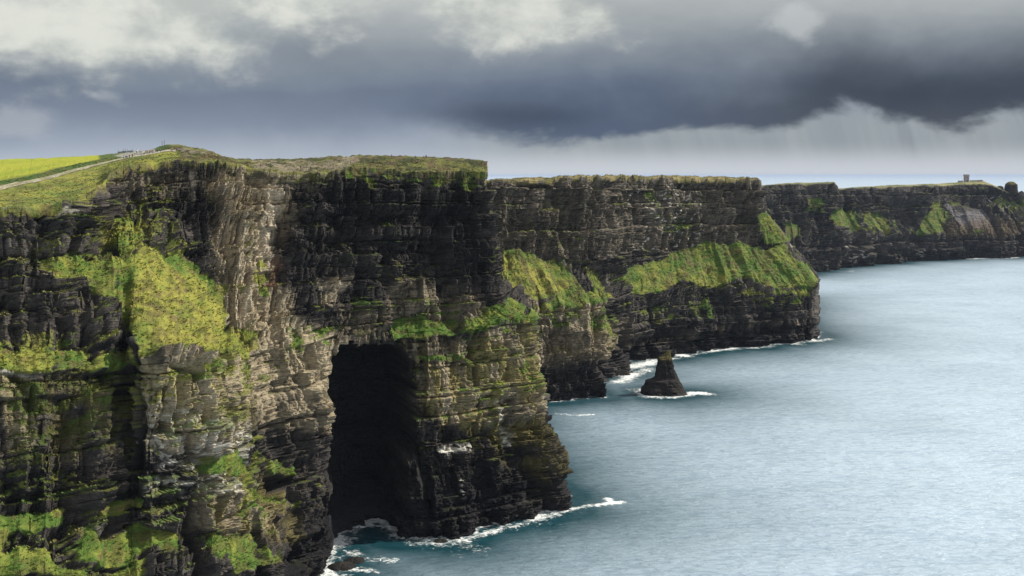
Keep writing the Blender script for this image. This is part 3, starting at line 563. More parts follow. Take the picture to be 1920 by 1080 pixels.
c = mixc(c, (.13, .09, .05), RG([(1760,420),(1920,415),(1920,445),(1770,445)], 8)*.6)
sp = sst(hsh(np.floor(s/3.5), np.floor(zz/2.4)), .86, .9)*(RG([(1855,365),(1900,380),(1880,400),(1860,390)], 6)+RG([(1585,455),(1610,455),(1610,490),(1590,490)], 4)*.8+RG([(1710,465),(1740,465),(1740,480),(1715,480)], 4)*.5+.03)
c = mixc(c, GUANO*.85, np.clip(sp, 0, 1))
gn = fbm(P[..., 0]/12, P[..., 1]/12, P[..., 2]/8, 5, 281)
gr = sst(g+(gn-.5)*1.3, .40, .62)*(g > .04); gr = np.maximum(gr, sst(.85*N1[..., 2]+(gn-.5)*1.9, .75, 1.0)*.7*wall*sst(z_, 35, 60))
gc = grass_colour(P*.3, .22+0*px, 23)*.8
c = mixc(c, gc, gr*wall*(1-.7*scree))
pc = mixc(np.broadcast_to(np.array([.12, .13, .05]), px.shape+(3,)).copy(), (.22, .21, .10), sst(fbm(P[..., 0]/30, P[..., 1]/30, 0, 3, 284), .4, .6))
c = mixc(c, pc, plat)
gm = np.clip(np.maximum(gr*wall, plat), 0, 1)
far = grid_mesh('cliff', Pn, {'alb': np.clip(c, .004, .9), 'msk': np.stack([gm, wet, gm*0], -1)}, M_far, False, 'structure')
far['label'] = 'farthest sea cliff carrying the stone tower, green slopes and grey scree'
FAR = dict(P=Pn, N=N1, g=gm, T=T, V=V, c=c, px=px, py=py); KF = K

# ================================================================ SEA
def seg_dist(X, Y, pts):
    d = np.full(X.shape, 1e9)
    for (ax, ay), (bx, by) in zip(pts[:-1], pts[1:]):
        ex, ey = bx-ax, by-ay; L2 = ex*ex+ey*ey+1e-9
        t = np.clip(((X-ax)*ex+(Y-ay)*ey)/L2, 0, 1); d = np.minimum(d, np.hypot(X-ax-t*ex, Y-ay-t*ey))
    return d
gx = np.concatenate([[-2e5, -4e4, -8e3, -2500, -900, -400, -200], np.arange(-130, 330, 1.6), np.arange(332, 1000, 14), [1300, 2500, 8000, 4e4, 2e5]])
gy = np.concatenate([[-2000, -200, 100, 250], np.arange(370, 560, 1.1), np.arange(561, 1060, 2.2), np.arange(1065, 2150, 12), [2400, 3200, 5000, 9000, 2e4, 6e4, 1.3e5, 3e5]])
X, Y = np.meshgrid(gx, gy); Sz = np.zeros(X.shape)
coast = {}
def shore(D, row_z=0.0, u0=0):
    Pq = D['P']; out = []
    for u in range(0, Pq.shape[1], 6):
        col_ = Pq[:260, u]; i = int(np.argmax(col_[:, 2] > row_z)); out.append((col_[i, 0], col_[i, 1]))
    return out
shN, shM, shF = shore(NEAR), shore(MID), shore(FAR)
xy = lambda px_, py_: ((px_-960)/F*(H*F/(py_-HY)), H*F/(py_-HY))
stack = [xy(1205,735), xy(1225,744), xy(1260,744), xy(1292,738)]
m = (X > -250) & (X < 1100) & (Y > 300) & (Y < 2300)
dist = np.full(X.shape, 1e3); dd = np.minimum(np.minimum(seg_dist(X[m], Y[m], shN), seg_dist(X[m], Y[m], shM)), np.minimum(seg_dist(X[m], Y[m], shF)+3, seg_dist(X[m], Y[m], stack)))
dist[m] = dd
fn = fbm(X/11, Y/11, 0, 4, 301); fn2 = fbm(X/30, Y/30, 0, 3, 302)
foam = np.exp(-np.maximum(dist-1.0, 0)/(2.4+11*sst(fn2, .42, .68)))*(.34+.85*fn)+.28*np.exp(-dist/20)*fn*sst(fn2, .4, .6)
def patch(pts, w, a):
    global foam
    foam = np.maximum(foam, a*np.exp(-(seg_dist(X, Y, [xy(*p) for p in pts])/w)**2)*(.55+.9*fn))
patch([(1075,955),(1100,950),(1140,945),(1165,943)], 3.2, 1.0); patch([(1138,936),(1152,946)], 2.5, 1.0)
patch([(770,1018),(830,1020),(900,1004),(960,988),(1040,966)], 5.0, .72)
patch([(655,1035),(690,1048),(735,1052)], 4.5, .85); patch([(650,1068),(700,1072)], 4, .8); patch([(1070,905),(1100,908)], 2, .5); patch([(1190,962),(1230,960)], 1.6, .45); patch([(1325,955),(1345,958)], 1.5, .5)
patch([(1046,776),(1075,779),(1112,778)], 3.6, .85); patch([(1175,690),(1210,682),(1230,677)], 14, .95); patch([(1160,716),(1185,705),(1215,692)], 10, .9); patch([(1100,700),(1140,720)],8,.5)
patch([(1200,738),(1225,746),(1265,746),(1292,741)], 4, .9); patch([(1285,741),(1300,737),(1325,739)], 7, 1.05); patch([(1320,740),(1352,741)], 3.5, .7); patch([(1265,664),(1285,668)], 8, 1.1); patch([(1320,662),(1360,655),(1400,650)], 6, .9); patch([(1440,646),(1530,640),(1555,636)], 7, .75)
patch([(1820,485),(1900,483)], 16, 1.1); patch([(1590,508),(1600,508)], 10, .9); patch([(1650,495),(1670,494)], 8, .8)
cliff_refl = np.clip(np.exp(-np.maximum(dist-10, 0)/55)+.25*(fbm(X/60, Y/60, 0, 3, 303)-.5), 0, 1)*(dist < 400)  # cliffs' reflection painted on the water: a dark tint fading out from shore
Ps = np.stack([X, Y, Sz], -1)
near_w = sst(dist, 2, 12)*(Y < 1100)*(Y > 360)*(X < 340)*(X > -140)
Ps[..., 2] += .35*np.clip(foam, 0, 1)*(Y < 1100)*(Y > 360)*(X < 340)
m, k, b = mat_base('sea_water')
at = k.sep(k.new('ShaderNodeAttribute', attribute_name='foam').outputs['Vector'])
pos = k.new('ShaderNodeNewGeometry').outputs['Position']
dn = k.sep(pos)
w1 = k.noise(k.vm('MULTIPLY', pos, (.45, 1.3, 1)), .26, 4, .6, .3)
w2 = k.noise(k.vm('MULTIPLY', pos, (.45, 1.4, 1)), .045, 3, .5, .3)
w3 = k.noise(pos, .006, 3, .5)
lace = k.noise(pos, .30, 8, .72, 1.6)
fo = k.mul(k.ss(k.add(at[0], k.mul(k.sub(lace, .5), 2.6)), .50, 1.05), .92)
water_col = k.mix(at[1], (.40, .50, .61), (.008, .046, .062))  # glitter painted as pale open water, cliff reflection as dark teal inshore
water_col = k.mix(k.ss(w3, .35, .65), water_col, k.vm('MULTIPLY', water_col, (1.10, 1.09, 1.07)))
rip = k.ss(k.add(w1, k.mul(k.sub(w2, .5), .5)), .38, .52); water_col = k.mix(rip, k.vm('MULTIPLY', water_col, (.82, .86, .88)), water_col)  # darker wavelets in the colour, for slopes that mirror less sky
k.put(b.inputs['Base Color'], k.mix(fo, water_col, (.82, .85, .86)))
k.put(b.inputs['Roughness'], k.add(.30, k.mul(fo, .5))); b.inputs['IOR'].default_value = 1.34
bp = k.new('ShaderNodeBump'); bp.inputs['Strength'].default_value = .8; bp.inputs['Distance'].default_value = 2.0
k.put(bp.inputs['Height'], k.add(k.mul(w1, 1.2), k.mul(w2, 1.6))); k.put(b.inputs['Normal'], bp.outputs[0])
grid_mesh('sea', Ps, {'foam': np.stack([foam, cliff_refl, foam*0], -1)}, m, True, 'structure')

# ================================================================ THINGS
def simple_mat(name, col, rough=.9, noise=0):
    m, k, b = mat_base(name)
    if noise:
        v = k.add(1-noise/2, k.mul(k.noise(k.new('ShaderNodeNewGeometry').outputs['Position'], 1.3, 4, .6), noise))
        k.put(b.inputs['Base Color'], k.vm('MULTIPLY', tuple(col), k.xyz(v, v, v)))
    else: k.put(b.inputs['Base Color'], tuple(col))
    b.inputs['Roughness'].default_value = rough; return m
def link(name, verts, faces, mat, parent=None, smooth=False):
    me = bpy.data.meshes.new(name); me.from_pydata([tuple(map(float, v)) for v in verts], [], [tuple(map(int, f_)) for f_ in faces]); me.update()
    if smooth: me.polygons.foreach_set('use_smooth', [True]*len(me.polygons))
    o = bpy.data.objects.new(name, me); C.objects.link(o); me.materials.append(mat)
    if parent: o.parent = parent
    return o
def tag(o, label, cat, group=None):
    o['label'] = label; o['category'] = cat
    if group: o['group'] = group
    return o
def box(x0, x1, y0, y1, z0, z1):
    v = [(x, y, z) for z in (z0, z1) for y in (y0, y1) for x in (x0, x1)]
    return v, [(0,2,3,1),(4,5,7,6),(0,1,5,4),(2,6,7,3),(0,4,6,2),(1,3,7,5)]
def boxes(lst):
    V_, F_ = [], []
    for b_ in lst:
        v, f_ = box(*b_); k_ = len(V_); V_ += v; F_ += [tuple(i+k_ for i in q) for q in f_]
    return V_, F_
def ground(D, qx, qy, sel=None):
    m_ = (D['px']-qx)**2+(D['py']-qy)**2
    if sel is not None: m_ = m_+1e6*(~sel)
    i = np.unravel_index(int(np.argmin(m_)), m_.shape); return D['P'][i]

def rock_body(name, prof, cx, cy, depth, mat, na=96, nz=90, seed=0, sc=1.0, amp=1.0, mossz=None):
    """prof: (z, left, right) half outlines in metres about cx"""
    pr = np.array(prof, float); z = np.linspace(pr[0, 0], pr[-1, 0], nz); l = np.interp(z, pr[:, 0], pr[:, 1]); r = np.interp(z, pr[:, 0], pr[:, 2])
    a = np.linspace(0, 2*np.pi, na+1); ca, sa = np.cos(a), np.sin(a)
    mid_ = (l+r)/2; hw = (r-l)/2
    sq = (np.abs(ca)**3+np.abs(sa)**3)**(-1/3)
    X_ = cx+mid_[:, None]+hw[:, None]*(ca*sq)[None]; Y_ = cy+hw[:, None]*depth*(sa*sq)[None]; Z_ = np.broadcast_to(z[:, None], X_.shape)
    P_ = np.stack([X_, Y_, Z_], -1); s_ = np.broadcast_to((a*hw.max())[None], X_.shape)
    s_ = s_+0; per = np.minimum(a, 2*np.pi-a)*hw.max()
    d_, t_, _ = strata(P_, np.broadcast_to(per[None], X_.shape), sc, seed)
    off_ = (d_*.8+(fbm(X_/(5*sc), Y_/(5*sc), Z_/(7*sc), 4, seed)-.5)*4*sc)*amp*np.clip(hw/ (hw.max()*.35), .05, 1)[:, None]
    P_[..., 0] += ca[None]*off_; P_[..., 1] += sa[None]*off_
    top = P_[-1].mean(0); P_ = np.concatenate([P_, np.broadcast_to(top+np.array([0, 0, .2*sc]), (1, na+1, 3))])
    P_[:, -1] = P_[:, 0]; t_ = np.concatenate([t_, t_[-1:]])
    c_ = mixc(np.broadcast_to(R_DRK*.7, P_.shape).copy(), R_MID*.3, t_)
    w_ = 1-sst(P_[..., 2]+3*(t_-.5), 3*sc, 9*sc); c_ *= (1-.6*w_)[..., None]
    if mossz is not None:
        gq = sst(P_[..., 2]+6*(fbm(P_[..., 0]/3, P_[..., 1]/3, P_[..., 2]/3, 3, seed+5)-.5), mossz, mossz+4); c_ = mixc(c_, LICH*.8, gq*.6)
    return grid_mesh(name, P_, {'alb': c_, 'msk': np.stack([w_*0, w_, w_*0], -1)}, mat, False)
Dk = 746.0; u_ = Dk/F
zp = lambda y_, D_: H-(y_-HY)/F*D_
st_ = rock_body('sea_stack', [(-4, -46*u_, 48*u_), (0, -44*u_, 44*u_), (zp(736, Dk), -42*u_, 39*u_), (zp(727, Dk), -37*u_, 34*u_), (zp(717, Dk), -34*u_, 29*u_), (zp(714, Dk), -22*u_, 28*u_),
      (zp(710, Dk), -17*u_, 26*u_), (zp(692, Dk), -14*u_, 19*u_), (zp(677, Dk), -13*u_, 14*u_), (zp(673, Dk), -9*u_, 13*u_), (zp(670, Dk), -3*u_, 13*u_), (zp(664, Dk), 3*u_, 12*u_), (zp(661, Dk), 6*u_, 10*u_)],
      (1248-960)/F*Dk, Dk+8, .7, M_near, seed=401, sc=.5, amp=.42, mossz=zp(682, Dk))
tag(st_, 'dark pyramid-shaped sea stack standing alone in the water', 'sea stack')
Dh = 2110.0; u_ = Dh/F
h1 = rock_body('rock_stack', [(zp(372, Dh), -13*u_, 14*u_), (zp(362, Dh), -12*u_, 12*u_), (zp(352, Dh), -11.5*u_, 11.5*u_), (zp(346, Dh), -10*u_, 10*u_), (zp(342.5, Dh), -7*u_, 6.5*u_), (zp(340.5, Dh), -3*u_, 3*u_)],
      (1896-960)/F*Dh, Dh, 1.0, M_mid, 64, 50, 501, 1.2, .35, zp(348, Dh)); tag(h1, 'round-topped domed rock rising at the far right end of the cliffs', 'rock')
h2 = rock_body('boulder', [(zp(362, Dh), -9*u_, 9*u_), (zp(356, Dh), -8.5*u_, 8*u_), (zp(351, Dh), -5*u_, 7.5*u_), (zp(348.5, Dh), -1*u_, 4*u_)],
      (1874-960)/F*Dh, Dh, 1.0, M_mid, 48, 30, 502, 1.0, .3); tag(h2, 'low dark boulder just left of the domed rock on the far ridge', 'rock')
for i, (bx, by, w_, h_, lb) in enumerate(((664, 1052, 5.0, 1.4, 'dark low wet rock in the foam below the left cliff foot'), (641, 1064, 6.5, 2.0, 'dark wet rock against the left cliff foot at the bottom edge'),
        (826, 1016, 3.4, 1.2, 'flat wet rock in surf below the big headland'), (1170, 703, 6.0, 4.0, 'dark wet rock at the tip of the small cliff cove behind the sea stack'), (1183, 699, 2.6, 1.1, 'tiny rock in white surf left of the sea stack'))):
    gx_, gy_ = xy(bx, by); o = rock_body('rock', [(-2, -w_, w_), (0, -w_*.95, w_*.9), (h_*.5, -w_*.7, w_*.65), (h_*.85, -w_*.35, w_*.4), (h_, -w_*.1, w_*.1)], gx_, gy_, .8, M_near, 40, 24, 600+i, .3, .5)
    tag(o, lb, 'rock', 'wet rocks at the foot of the cliffs')

# the watch tower on the far headland
M_tower = simple_mat('grey_rubble_stone', (.32, .28, .28), .95, .7); M_dark = simple_mat('dark_opening', (.015, .015, .015))
tp = ground(FAR, 1812, 339.6, FAR['V'] > 4.02); r_ = bpy.data.objects.new('stone_tower', None); C.objects.link(r_); r_.location = (float(tp[0]), float(tp[1]), float(tp[2])-1.0)
tag(r_, 'square grey stone ruined watchtower on the far grassy headland', 'tower')
hw = 3.9; hh = 15.2
prof = [(0, hw*1.06), (hh*.3, hw), (hh*.78, hw*.97), (hh*.8, hw*.97)]
V_, F_ = [], []
nn_ = 12
for z_0, w_0 in prof:
    for q in range(4*nn_):
        e_, t_ = divmod(q, nn_); t_ = t_/nn_*2-1; x_, y_ = [(t_, -1), (1, t_), (-t_, 1), (-1, -t_)][e_]
        j = 1+.03*(hsh(np.array(q), np.array(int(z_0*9)))-.5); V_.append((x_*w_0*j, y_*w_0*j, z_0))
m4_ = 4*nn_
for r0 in range(len(prof)-1):
    for q in range(m4_): F_.append((r0*m4_+q, r0*m4_+(q+1) % m4_, (r0+1)*m4_+(q+1) % m4_, (r0+1)*m4_+q))
F_.append(tuple(range((len(prof)-1)*m4_, len(prof)*m4_)))
link('wall', V_, F_, M_tower, r_)
pb = []
w2_ = hw*1.08
for t_ in np.arange(-1, .99, .2):
    hgt_ = hh*(.97+.05*hsh(np.array(int(t_*10+20)), np.array(3)))
    for (ax_, sg) in ((0, -1), (0, 1), (1, -1), (1, 1)):
        a0, a1 = t_*w2_+.004, (t_+.2)*w2_-.004
        if ax_ == 0: pb.append((a0, a1, sg*w2_-.35*(sg > 0)-.0, sg*w2_+.35*(sg < 0), hh*.785, hgt_))
        elif -.95 < t_ < .75: pb.append((sg*w2_-.35*(sg > 0), sg*w2_+.35*(sg < 0), a0, a1, hh*.785, hgt_))
link('parapet', *boxes(pb), M_tower, r_)
link('corbel_band', *boxes([(-w2_+.02, w2_-.02, -w2_+.02, w2_-.02, hh*.755, hh*.783)]), M_tower, r_)
for nm, bb in (('window', (-.6, .6, -hw*1.02, -hw*.9, hh*.55, hh*.66)), ('doorway', (-.9, .9, -hw*1.06, -hw*.9, 1.0, 4.2)), ('window', (-hw*1.02, -hw*.9, -.6, .6, hh*.5, hh*.62))): link(nm, *boxes([bb]), M_dark, r_)
def dry_wall(name, pts, hgt, th, mat, seed):
    b_ = []
    for (p0, p1) in zip(pts[:-1], pts[1:]):
        nseg = max(2, int(np.hypot(*(p1-p0)[:2])/1.4))
        for q in range(nseg):
            c_ = p0+(p1-p0)*(q+.5)/nseg; hx = abs((p1-p0)[0])/nseg/2+.02; j = hsh(np.array(q), np.array(seed))
            b_.append((c_[0]-hx, c_[0]+hx*.94, c_[1]-th/2-j*.1, c_[1]+th/2, c_[2]-1.5, c_[2]+hgt*(.8+.4*j)))
    return link(name, *boxes(b_), mat)
gF = lambda a, b_: ground(FAR, a, b_, FAR['V'] > 4.02)
tag(dry_wall('stone_wall', [gF(1796, 341), gF(1805, 340)], 3.0, 1.0, M_tower, 7), 'short broken stone wall on the left side of the far tower', 'wall')
tag(dry_wall('stone_wall', [gF(1819, 340), gF(1828, 340), gF(1843, 340)], 2.4, 1.0, M_tower, 8), 'low stone wall running right from the far tower', 'wall')

# flagstone wall and posts beside the path
selT = NEAR['V'] > 7.02
gN = lambda a, b_, lo=7.02: ground(NEAR, a, b_, NEAR['V'] > lo)
M_flag = simple_mat('grey_flagstone', (.26, .26, .26), .8, .6); M_post = simple_mat('weathered_timber', (.06, .05, .045), .9, .5)
tag(dry_wall('stone_wall', [gN(222, 287.5, 10.2), gN(236, 286, 10.2), gN(250, 284.8, 10.2), gN(262, 284, 10.2)], 0.8, .3, M_flag, 9), 'grey upright flagstone wall behind the walkers on the cliff path', 'wall')
for i, (a, b_, h_, w_, lb) in enumerate(((222, 286.2, 1.7, .09, 'leftmost thin post above the flagstone wall'), (231, 285.6, 1.9, .09, 'second thin post from the left above the flagstone wall'), (235.5, 285.2, 2.0, .09, 'thin post in the middle of the row above the flagstone wall'),
        (239.5, 284.8, 1.8, .09, 'fourth thin post from the left above the flagstone wall'), (247.5, 284, 1.8, .09, 'rightmost thin post above the flagstone wall'), (303.6, 274, 2.6, .11, 'left one of two tall posts on the hilltop'), (307.6, 273, 2.6, .11, 'right one of two tall posts on the hilltop'))):
    p = gN(a, b_, 10.0 if i < 5 else 9.5); V_, F_ = [], []
    for zz_, ww in ((-.6, w_), (h_-.1, w_*.85), (h_, w_*.5)):
        for q in range(6): V_.append((math.cos(q*math.pi/3)*ww, math.sin(q*math.pi/3)*ww, zz_))
    for r0 in range(2):
        for q in range(6): F_.append((r0*6+q, r0*6+(q+1) % 6, r0*6+6+(q+1) % 6, r0*6+6+q))
    F_.append(tuple(range(12, 18))); o = link('fence_post', V_, F_, M_post); o.location = tuple(map(float, p))
    tag(o, lb, 'post', 'posts above the flagstone wall' if i < 5 else 'posts on the hilltop')

# ---------------------------------------------------------------- people
def skin(name, verts, edges, radii, mat, sub=1):
    me = bpy.data.meshes.new(name); me.from_pydata(verts, edges, []); o = bpy.data.objects.new(name, me); C.objects.link(o)
    md = o.modifiers.new('s', 'SKIN'); md.use_smooth_shade = True
    for i, r in enumerate(radii):
        v = me.skin_vertices[0].data[i]; v.radius = r if isinstance(r, tuple) else (r, r)
    me.skin_vertices[0].data[0].use_root = True
    o.modifiers.new('b', 'SUBSURF').levels = sub
    dg = bpy.context.evaluated_depsgraph_get(); m2 = bpy.data.meshes.new_from_object(o.evaluated_get(dg)); bpy.data.objects.remove(o)
    m2.name = name; m2.materials.clear(); m2.materials.append(mat); return m2
M_skin = simple_mat('skin', (.48, .30, .22), .6)
def pose(step, arm, sit=False):
    J = dict(pel=(0,0,.95), wst=(0,0,1.12), chs=(0,.01,1.35), nck=(0,0,1.50), hd=(0,-.02,1.62), top=(0,-.02,1.74), nose=(0,-.10,1.62))
    for sx, nm in ((-1, 'l'), (1, 'r')):
        k_ = sx*step
        J['h'+nm] = (sx*.10, 0, .90); J['k'+nm] = (sx*.11, -.10*k_-.02, .50); J['a'+nm] = (sx*.11, .02-.26*k_, .10); J['t'+nm] = (sx*.12, -.13-.26*k_, .05)
        J['s'+nm] = (sx*.20, 0, 1.43); J['e'+nm] = (sx*.26, .04+.10*k_*arm, 1.15); J['w'+nm] = (sx*(.27-.06*arm), -.12*arm+.12*k_, .93+.12*arm)
        J['p'+nm] = (sx*(.27-.08*arm), -.16*arm+.13*k_, .86+.12*arm)
        for q in range(5): J['f%d%s' % (q, nm)] = (sx*(.27-.08*arm)+.015*(q-2)*sx, -.17*arm-.03*(q-2)+.13*k_, .80+.12*arm+.012*abs(q-2)+(.03 if q == 0 else 0))
    return J
RAD = dict(pel=.15, wst=(.15,.11), chs=(.17,.12), nck=.055, hd=.085, top=.06, nose=.018)
def body_mesh(J):
    keys = list(J); idx = {k_: i for i, k_ in enumerate(keys)}
    E = [('pel','wst'),('wst','chs'),('chs','nck'),('nck','hd'),('hd','top'),('hd','nose')]
    for nm in 'lr':
        E += [('pel','h'+nm),('h'+nm,'k'+nm),('k'+nm,'a'+nm),('a'+nm,'t'+nm),('chs','s'+nm),('s'+nm,'e'+nm),('e'+nm,'w'+nm),('w'+nm,'p'+nm)]+[('p'+nm,'f%d%s' % (q, nm)) for q in range(5)]
    rr = []
    for k_ in keys:
        if k_ in RAD: rr.append(RAD[k_])
        else: rr.append({'h': .095, 'k': .062, 'a': .042, 't': .035, 's': .062, 'e': .042, 'w': .028, 'p': .034, 'f': .009}[k_[0]])
    return skin('person', [J[k_] for k_ in keys], [(idx[a], idx[b_]) for a, b_ in E], rr, M_skin)
def cloth_mesh(J, keys, E, rr, name, mat):
    idx = {k_: i for i, k_ in enumerate(keys)}; return skin(name, [J[k_] for k_ in keys], [(idx[a], idx[b_]) for a, b_ in E], rr, mat, 1)
poses = []
M0 = simple_mat('cloth', (.1, .1, .1))
for stp, arm in ((0, .2), (1, .5), (-.8, 1.0), (.3, 1.4)):
    J = pose(stp, arm)
    bm_ = body_mesh(J)
    ja = cloth_mesh(J, ['wst','chs','nck','pel','sl','el','wl','sr','er','wr'], [('pel','wst'),('wst','chs'),('chs','nck'),('chs','sl'),('sl','el'),('el','wl'),('chs','sr'),('sr','er'),('er','wr')],
                    [(.18,.135),(.20,.145),.07,(.18,.15),.082,.062,.046,.082,.062,.046], 'jacket', M0)
    tr_ = cloth_mesh(J, ['pel','hl','kl','al','hr','kr','ar'], [('pel','hl'),('hl','kl'),('kl','al'),('pel','hr'),('hr','kr'),('kr','ar')], [(.165,.14),.112,.082,.066,.112,.082,.066], 'trousers', M0)
    hr_ = cloth_mesh(dict(a=(0,.0,1.66), b=(0,.0,1.75), c=(0,.05,1.60)), ['a','b','c'], [('a','b'),('a','c')], [.09,.062,.06], 'hair', M0)
    poses.append((bm_, ja, tr_, hr_))
cm = {}
def cmat(nm, c_):
    if nm not in cm: cm[nm] = simple_mat(nm+'_cloth', c_, .85)
    return cm[nm]
CO = {'navy': (.015,.025,.08), 'black': (.012,.012,.014), 'white': (.75,.75,.75), 'red': (.35,.03,.03), 'blue': (.04,.10,.35), 'grey': (.18,.18,.19), 'brown': (.12,.07,.04), 'pale blue': (.35,.5,.7), 'green': (.05,.12,.06)}
CREST = 'people on the cliff path'; OUT = 'people on the far clifftops'
ppl = [
 (231.5,297.5,'white','black',0,'person in white top at the left end of the first group on the path',CREST), (234,298,'navy','black',1,'person in navy jacket, second from left in the first path group',CREST), (236,298,'black','navy',2,'person in black jacket, third from left in the first path group',CREST),
 (238,297.5,'blue','black',0,'person in blue jacket, fourth from left in the first path group',CREST), (242.5,297,'black','black',3,'person in black just right of the first path group',CREST), (248.6,295.5,'brown','black',1,'person in brown jacket between the first and second path groups',CREST),
 (253,289,'white','navy',0,'person in white top and navy trousers below the post at the wall end',CREST), (256,287,'pale blue','black',2,'person in pale blue jacket left of the two walkers in white',CREST), (258.5,286,'white','white',0,'person all in white, left one of two side by side',CREST), (261,286,'white','grey',1,'person in white top and grey trousers right of the one all in white',CREST),
 (264,287,'navy','grey',3,'person in navy jacket and grey trousers right of the white-dressed walkers',CREST), (269,290,'white','navy',1,'person in white shirt nearest the edge in the middle of the path crowd',CREST), (271,289.5,'grey','black',0,'person in grey jacket just right of the white shirt walker',CREST), (274,287,'green','black',2,'person in green jacket on the path before the hill',CREST),
 (277,288,'brown','brown',0,'person all in brown, left one of four in a line',CREST), (279.5,287.5,'red','black',1,'person in red jacket in the line of four below the hill',CREST), (282,287,'black','grey',0,'person in black jacket and grey trousers in the line of four',CREST), (285,286.5,'grey','navy',3,'person in grey jacket at the right end of the line of four',CREST),
 (292.5,285.5,'black','black',0,'larger dark-clothed person at the foot of the green hill, left of two',CREST), (295,285.5,'navy','navy',1,'person all in navy at the foot of the green hill, right of two',CREST), (301,285,'black','navy',2,'lone dark walker right of the pair below the green hill',CREST), (330.5,284.5,'black','brown',0,'person in black jacket and brown trousers beyond the green hill, left of two',CREST), (334.5,285,'pale blue','black',1,'person in pale blue jacket beyond the green hill, right of two',CREST),
 (489.5,314.5,'red','black',1,'person in red jacket at the left end of the bare rock shelf',OUT), (564,317.5,'black','black',0,'dark person standing in the middle of the bare rock shelf',OUT), (582.5,321,'navy','black',3,'person in navy at the right end of the bare rock shelf',OUT), (658,306,'grey','black',0,'person in grey on the worn track of the big headland',OUT),
 (734,294,'black','black',0,'lone dark person on the skyline of the big headland',OUT), (778.5,296.5,'navy','black',0,'person in navy on the headland skyline, left of three',OUT), (795,297,'black','grey',1,'person in black and grey on the headland skyline, middle of three',OUT), (799,297,'brown','black',0,'person in brown on the headland skyline, right of three',OUT)]
def put_person(i, p, ja, tr_, ps, lab, grp, hair=0):
    bm_, jm, tm, hm_ = poses[ps]
    o = bpy.data.objects.new('person', bm_); C.objects.link(o); o.location = (float(p[0]), float(p[1]), float(p[2])+.0); sc_ = .95+.1*((i*7) % 10)/10
    o.scale = (sc_,)*3; o.rotation_euler = (0, 0, (i*2.399) % 6.28); tag(o, lab, 'person', grp)
    for nm, me_, cn in (('jacket', jm, ja), ('trousers', tm, tr_), ('hair', hm_, ('brown', 'black')[i % 2])):
        ch = bpy.data.objects.new(nm, me_); C.objects.link(ch); ch.parent = o
        ch.material_slots[0].link = 'OBJECT'; ch.material_slots[0].material = cmat(cn, CO[cn])
for i, (a, b_, ja, tr_, ps, lab, grp) in enumerate(ppl): put_person(i, gN(a, b_), ja, tr_, ps, lab, grp)
for i, (a, b_, ja, tr_, lab) in enumerate(((1155, 329.5, 'black', 'black', 'dark person on the skyline of the middle cliff'), (1400, 334, 'navy', 'black', 'person in navy near the right corner of the middle clifftop'))):
    put_person(i+40, ground(MID, a, b_, MID['V'] > 6.02), ja, tr_, 0, lab, OUT)

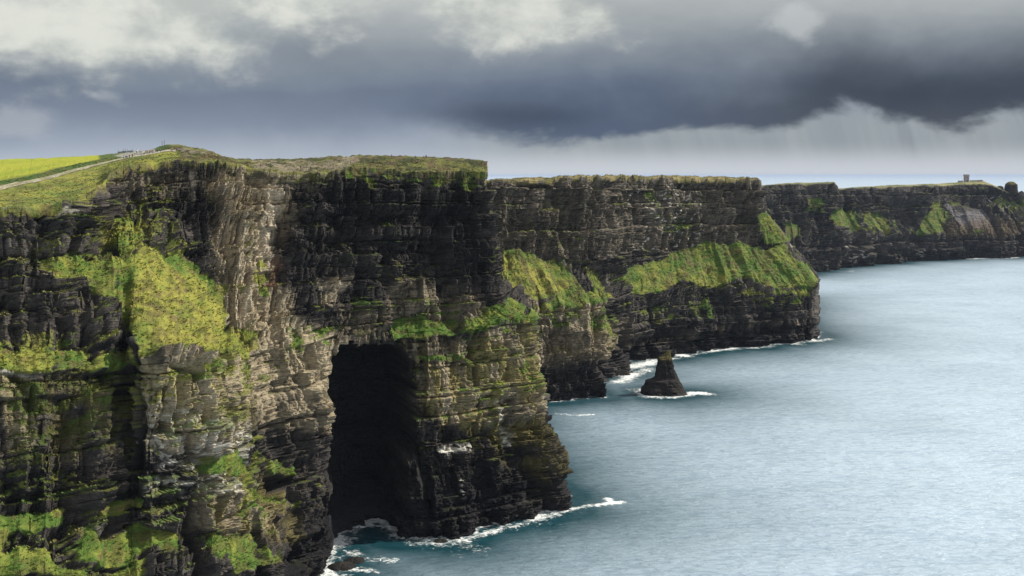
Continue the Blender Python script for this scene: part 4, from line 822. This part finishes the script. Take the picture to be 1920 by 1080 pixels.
# ---------------------------------------------------------------- turf tufts
def tufts(D, count, size, sel, seed, squash=1.0):
    rg = np.random.default_rng(seed); w_ = (D['g'] > .55)&sel; ii = np.flatnonzero(w_.ravel())
    ar = np.linalg.norm(np.cross(np.gradient(D['P'], axis=1), np.gradient(D['P'], axis=0)), axis=-1).ravel()[ii]
    ii = rg.choice(ii, count, p=ar/ar.sum()); p = D['P'].reshape(-1, 3)[ii]; nn = D['N'].reshape(-1, 3)[ii]; cc = D['c'].reshape(-1, 3)[ii]
    B = 6; up = nn*.5+np.array([0, 0, .8]); up /= np.linalg.norm(up, axis=1, keepdims=True)
    a = rg.uniform(0, 2*np.pi, (count, B)); sz = size*rg.uniform(.5, 1.5, (count, 1))*rg.uniform(.7, 1.2, (count, B))
    lean = np.stack([np.cos(a), np.sin(a), 0*a], -1); side = np.stack([-np.sin(a), np.cos(a), 0*a], -1)
    basep = p[:, None]+lean*sz[..., None]*.25-up[:, None]*.12
    tip = basep+(up[:, None]*.55*squash+lean*.55)*sz[..., None]
    v = np.stack([basep-side*sz[..., None]*.26, basep+side*sz[..., None]*.26, tip], 2).reshape(-1, 3)
    me = bpy.data.meshes.new('grass'); nt = count*B; me.vertices.add(nt*3); me.vertices.foreach_set('co', v.reshape(-1).astype(np.float32))
    me.loops.add(nt*3); me.loops.foreach_set('vertex_index', np.arange(nt*3, dtype=np.int32)); me.polygons.add(nt)
    me.polygons.foreach_set('loop_start', np.arange(nt, dtype=np.int32)*3); me.polygons.foreach_set('loop_total', np.full(nt, 3, np.int32))
    col_ = cc*rg.uniform(.85, 1.5, (count, 1)); col_ = np.repeat(col_, B*3, axis=0); at_ = me.attributes.new('alb', 'FLOAT_COLOR', 'POINT')
    q = np.ones((nt*3, 4), np.float32); q[:, :3] = np.clip(col_, 0, .8); at_.data.foreach_set('color', q.reshape(-1)); me.update()
    o = bpy.data.objects.new('grass', me); C.objects.link(o); me.materials.append(M_grass); o['kind'] = 'stuff'; return o
M_grass, k, b = mat_base('grass_blades')
k.put(b.inputs['Base Color'], k.new('ShaderNodeAttribute', attribute_name='alb').outputs['Color']); b.inputs['Roughness'].default_value = .8; b.inputs['Specular IOR Level'].default_value = .2
tufts(NEAR, 12000, .7, (NEAR['T'] < 917)&(NEAR['V'] < 6.9)&(NEAR['V'] > 1), 3)
tufts(NEAR, 9000, .5, (NEAR['T'] < 917)&(NEAR['V'] < 9.9)&(NEAR['V'] > 6.8)&~((NEAR['V'] > 7.85)&(NEAR['V'] < 9.1)&(NEAR['T'] < 320)), 1)
tufts(MID, 6000, 1.0, (MID['T'] < 12.4)&(MID['V'] < 7), 2, .8)

# ---------------------------------------------------------------- haze
hv, hf = box(-2.6e5, 2.6e5, -4000, 3.6e5, -14, 175)
hm_ = bpy.data.materials.new('thin_sea_haze'); hm_.use_nodes = True; hm_.node_tree.nodes.clear(); k = NT(hm_.node_tree)
pv = k.new('ShaderNodeVolumePrincipled'); pv.inputs['Color'].default_value = (.60, .74, 1, 1); pv.inputs['Density'].default_value = 1.8e-5
k.l.new(pv.outputs[0], k.new('ShaderNodeOutputMaterial').inputs['Volume'])
hz = link('haze', hv, hf, hm_); hz['kind'] = 'stuff'
